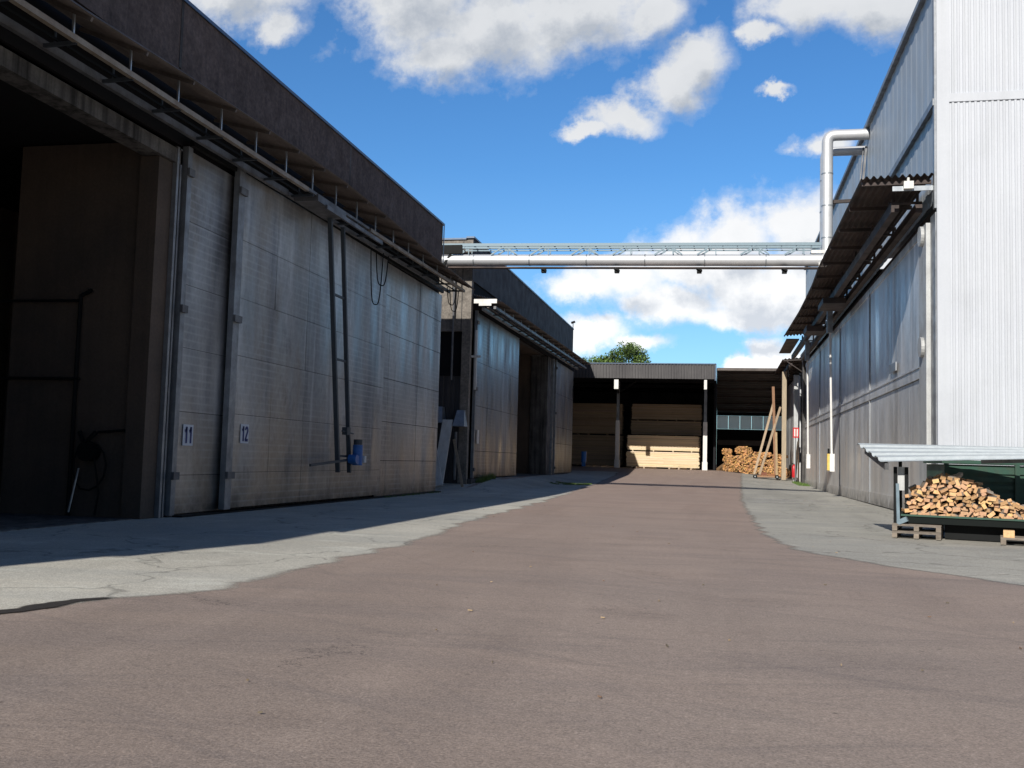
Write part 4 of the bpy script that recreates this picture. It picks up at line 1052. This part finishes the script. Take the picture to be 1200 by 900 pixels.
W = bpy.data.worlds.new('World'); scene.world = W; W.use_nodes = True; W.cycles.sampling_method = 'MANUAL'; W.cycles.sample_map_resolution = 512; W.node_tree.nodes.clear(); t = NT(W.node_tree)
sky = t.node('ShaderNodeTexSky', sky_type='NISHITA', sun_disc=False, sun_elevation=elev, sun_rotation=az, air_density=1.0, dust_density=.3, ozone_density=2.5)
hs = t.node('ShaderNodeHueSaturation', ins={'Saturation': 1.18, 'Value': 1.0, 'Color': sky.outputs[0]})
skyc = t.mix(1., hs.outputs[0], (.80, 1.12, 1.36), 'MULTIPLY')
tc = t.node('ShaderNodeTexCoord').outputs['Generated']
sep = t.node('ShaderNodeSeparateXYZ', ins={0: tc})
yy = t.math('MAXIMUM', sep.outputs[1], .05)
px = t.math('DIVIDE', sep.outputs[0], yy); pz_ = t.math('DIVIDE', sep.outputs[2], yy)
# clouds ahead: (centre x, centre z, radius x, radius z)
CL = [(-.33,.50,.10,.075),(-.25,.455,.10,.055),(-.15,.475,.11,.05),(-.30,.43,.06,.04),(-.07,.46,.035,.03),(-.22,.55,.2,.07),
      (-.025,.405,.032,.028),(-.055,.385,.045,.028),(-.10,.357,.04,.018),(-.135,.343,.03,.010),
      (.08,.455,.07,.035),(.15,.46,.07,.035),(.035,.425,.02,.012),(.048,.368,.016,.007),(.095,.322,.03,.014),
      (.01,.225,.05,.035),(.07,.235,.06,.045),(.14,.21,.06,.05),(-.04,.20,.06,.035),(.05,.175,.11,.045),(-.10,.185,.05,.03),(-.14,.172,.045,.024),(-.06,.160,.09,.024),(.03,.145,.10,.018),
      (.045,.103,.024,.020),(.07,.095,.03,.018),(.02,.092,.02,.010),(-.135,.125,.05,.020),(-.09,.115,.04,.012),
      (-.54,.52,.10,.045),(-.49,.475,.035,.02),(-.75,.60,.1,.05),(.4,.3,.15,.09),(.6,.6,.2,.1),(-.9,.25,.3,.05)]
def build_density():
    gt = bpy.data.node_groups.new('cloud_density', 'ShaderNodeTree'); gt.interface.new_socket('P', in_out='INPUT', socket_type='NodeSocketVector')
    gt.interface.new_socket('D', in_out='OUTPUT', socket_type='NodeSocketFloat'); gt.interface.new_socket('B', in_out='OUTPUT', socket_type='NodeSocketFloat')
    q = NT(gt); gi = q.node('NodeGroupInput'); go = q.node('NodeGroupOutput')
    n1 = q.node('ShaderNodeTexNoise', ins={'Vector': gi.outputs[0], 'Scale': 9., 'Detail': 8., 'Roughness': .62})
    n2 = q.node('ShaderNodeTexNoise', ins={'Vector': gi.outputs[0], 'Scale': 34., 'Detail': 8., 'Roughness': .62})
    off = q.node('ShaderNodeVectorMath', operation='SUBTRACT', ins={0: n1.outputs['Color'], 1: (.5,.5,.5)})
    off2 = q.node('ShaderNodeVectorMath', operation='SCALE', ins={0: off.outputs[0], 'Scale': .085})
    P = q.node('ShaderNodeVectorMath', operation='ADD', ins={0: gi.outputs[0], 1: off2.outputs[0]}).outputs[0]
    cur = None
    for cx, cz, rx, rz in CL:
        mp = q.node('ShaderNodeMapping', vector_type='POINT', ins={0: P, 'Location': (-cx/rx, -cz/rz, 0), 'Scale': (1/rx, 1/rz, 0)})
        ln = q.node('ShaderNodeVectorMath', operation='LENGTH', ins={0: mp.outputs[0]}).outputs['Value']
        f = q.math('SUBTRACT', 1., ln)
        cur = f if cur is None else q.math('SMOOTH_MAX', cur, f, .25)
    d = q.math('ADD', cur, q.math('MULTIPLY', q.math('SUBTRACT', n1.outputs['Fac'], .5), 1.5))
    d = q.math('ADD', d, q.math('MULTIPLY', q.math('SUBTRACT', n2.outputs['Fac'], .5), .9))
    q.l.new(d, go.inputs[0]); q.l.new(cur, go.inputs[1]); return gt
GD = build_density()
def dens(off):
    c = t.node('ShaderNodeCombineXYZ', ins={0: t.math('ADD', px, off[0]), 1: t.math('ADD', pz_, off[1]), 2: 0.})
    g_ = t.node('ShaderNodeGroup'); g_.node_tree = GD; t.l.new(c.outputs[0], g_.inputs[0]); return g_
D0 = dens((0,0)); D1 = dens((-.012,.03))
mask = t.ramp(t.math('ADD', D0.outputs[0], .5), [(.26, 0), (.50, .20), (.80, .78), (1.0, 1)])
thick = t.ramp(t.math('MULTIPLY', t.math('ADD', D1.outputs[0], .5), .7), [(.3, 0), (.95, 1)])
shade = t.ramp(thick, [(.0, (1.0,1.0,1.0)), (.5, (.95,.955,.96)), (1, (.62,.66,.72))])
hi = t.math('MULTIPLY_ADD', t.math('SUBTRACT', .36, pz_), 3.2, 0.0, clamp=True)   # low clouds are brighter, high ones greyer
ccol = t.mix(hi, t.mix(1., shade, (.76,.78,.81), 'MULTIPLY'), t.mix(1., shade, (1.25,1.25,1.25), 'MULTIPLY'))
front = t.ramp(sep.outputs[1], [(.06, 0), (.12, 1)])
above = t.ramp(sep.outputs[2], [(.0, 0), (.03, 1)])
mk = t.math('MULTIPLY', t.math('MULTIPLY', mask, front), above)
# generic clouds for the rest of the sky
nb = t.node('ShaderNodeTexNoise', ins={'Vector': tc, 'Scale': 3.2, 'Detail': 7., 'Roughness': .6})
mb = t.math('MULTIPLY', t.ramp(nb.outputs['Fac'], [(.58, 0), (.72, .6)]), t.math('SUBTRACT', 1., front))
skym = t.mix(1., skyc, (.105,.105,.105), 'MULTIPLY')
hzf = t.ramp(sep.outputs[2], [(0., 1), (.28, 0)])
skym = t.mix(t.math('MULTIPLY', hzf, .30), skym, (.36,.60,.86))
skym = t.mix(t.math('SUBTRACT', 1., front), skym, t.mix(1., skym, (.26,.25,.27), 'MULTIPLY'))
c1 = t.mix(mk, skym, ccol)
c2 = t.mix(t.math('MULTIPLY', mb, above), c1, (.8,.82,.86))
bg = t.node('ShaderNodeBackground', ins={'Color': c2, 'Strength': 1.0})
wo = t.node('ShaderNodeOutputWorld'); t.l.new(bg.outputs[0], wo.inputs[0])

# ------------------------------------------------------------------ CAMERA
f = 1170.; rho = .028
def ray(u, v): return Vector(((u-600)/f, -(v-450)/f, -1.))
Y = ray(844,544).normalized(); Zc = ray(1844,544+1000*rho).cross(ray(844,544)).normalized()
if Zc.y < 0: Zc = -Zc
X = Y.cross(Zc)
rot = Matrix((X, Y, Zc))           # world = rot @ cam
cam = bpy.data.cameras.new('camera'); co = bpy.data.objects.new('camera', cam); COL.objects.link(co)
co.matrix_world = Matrix.Translation((0,0,1.45)) @ rot.to_4x4()
cam.sensor_width = 36; cam.lens = 36*f/1200; cam.clip_end = 5000; cam.clip_start = .05
scene.camera = co
scene.view_settings.view_transform = 'Standard'; scene.view_settings.look = 'None'; scene.view_settings.exposure = 0
scene.render.resolution_x = 1024; scene.render.resolution_y = 768
for o in bpy.data.objects:
    if '_loc' in o: del o['_loc']
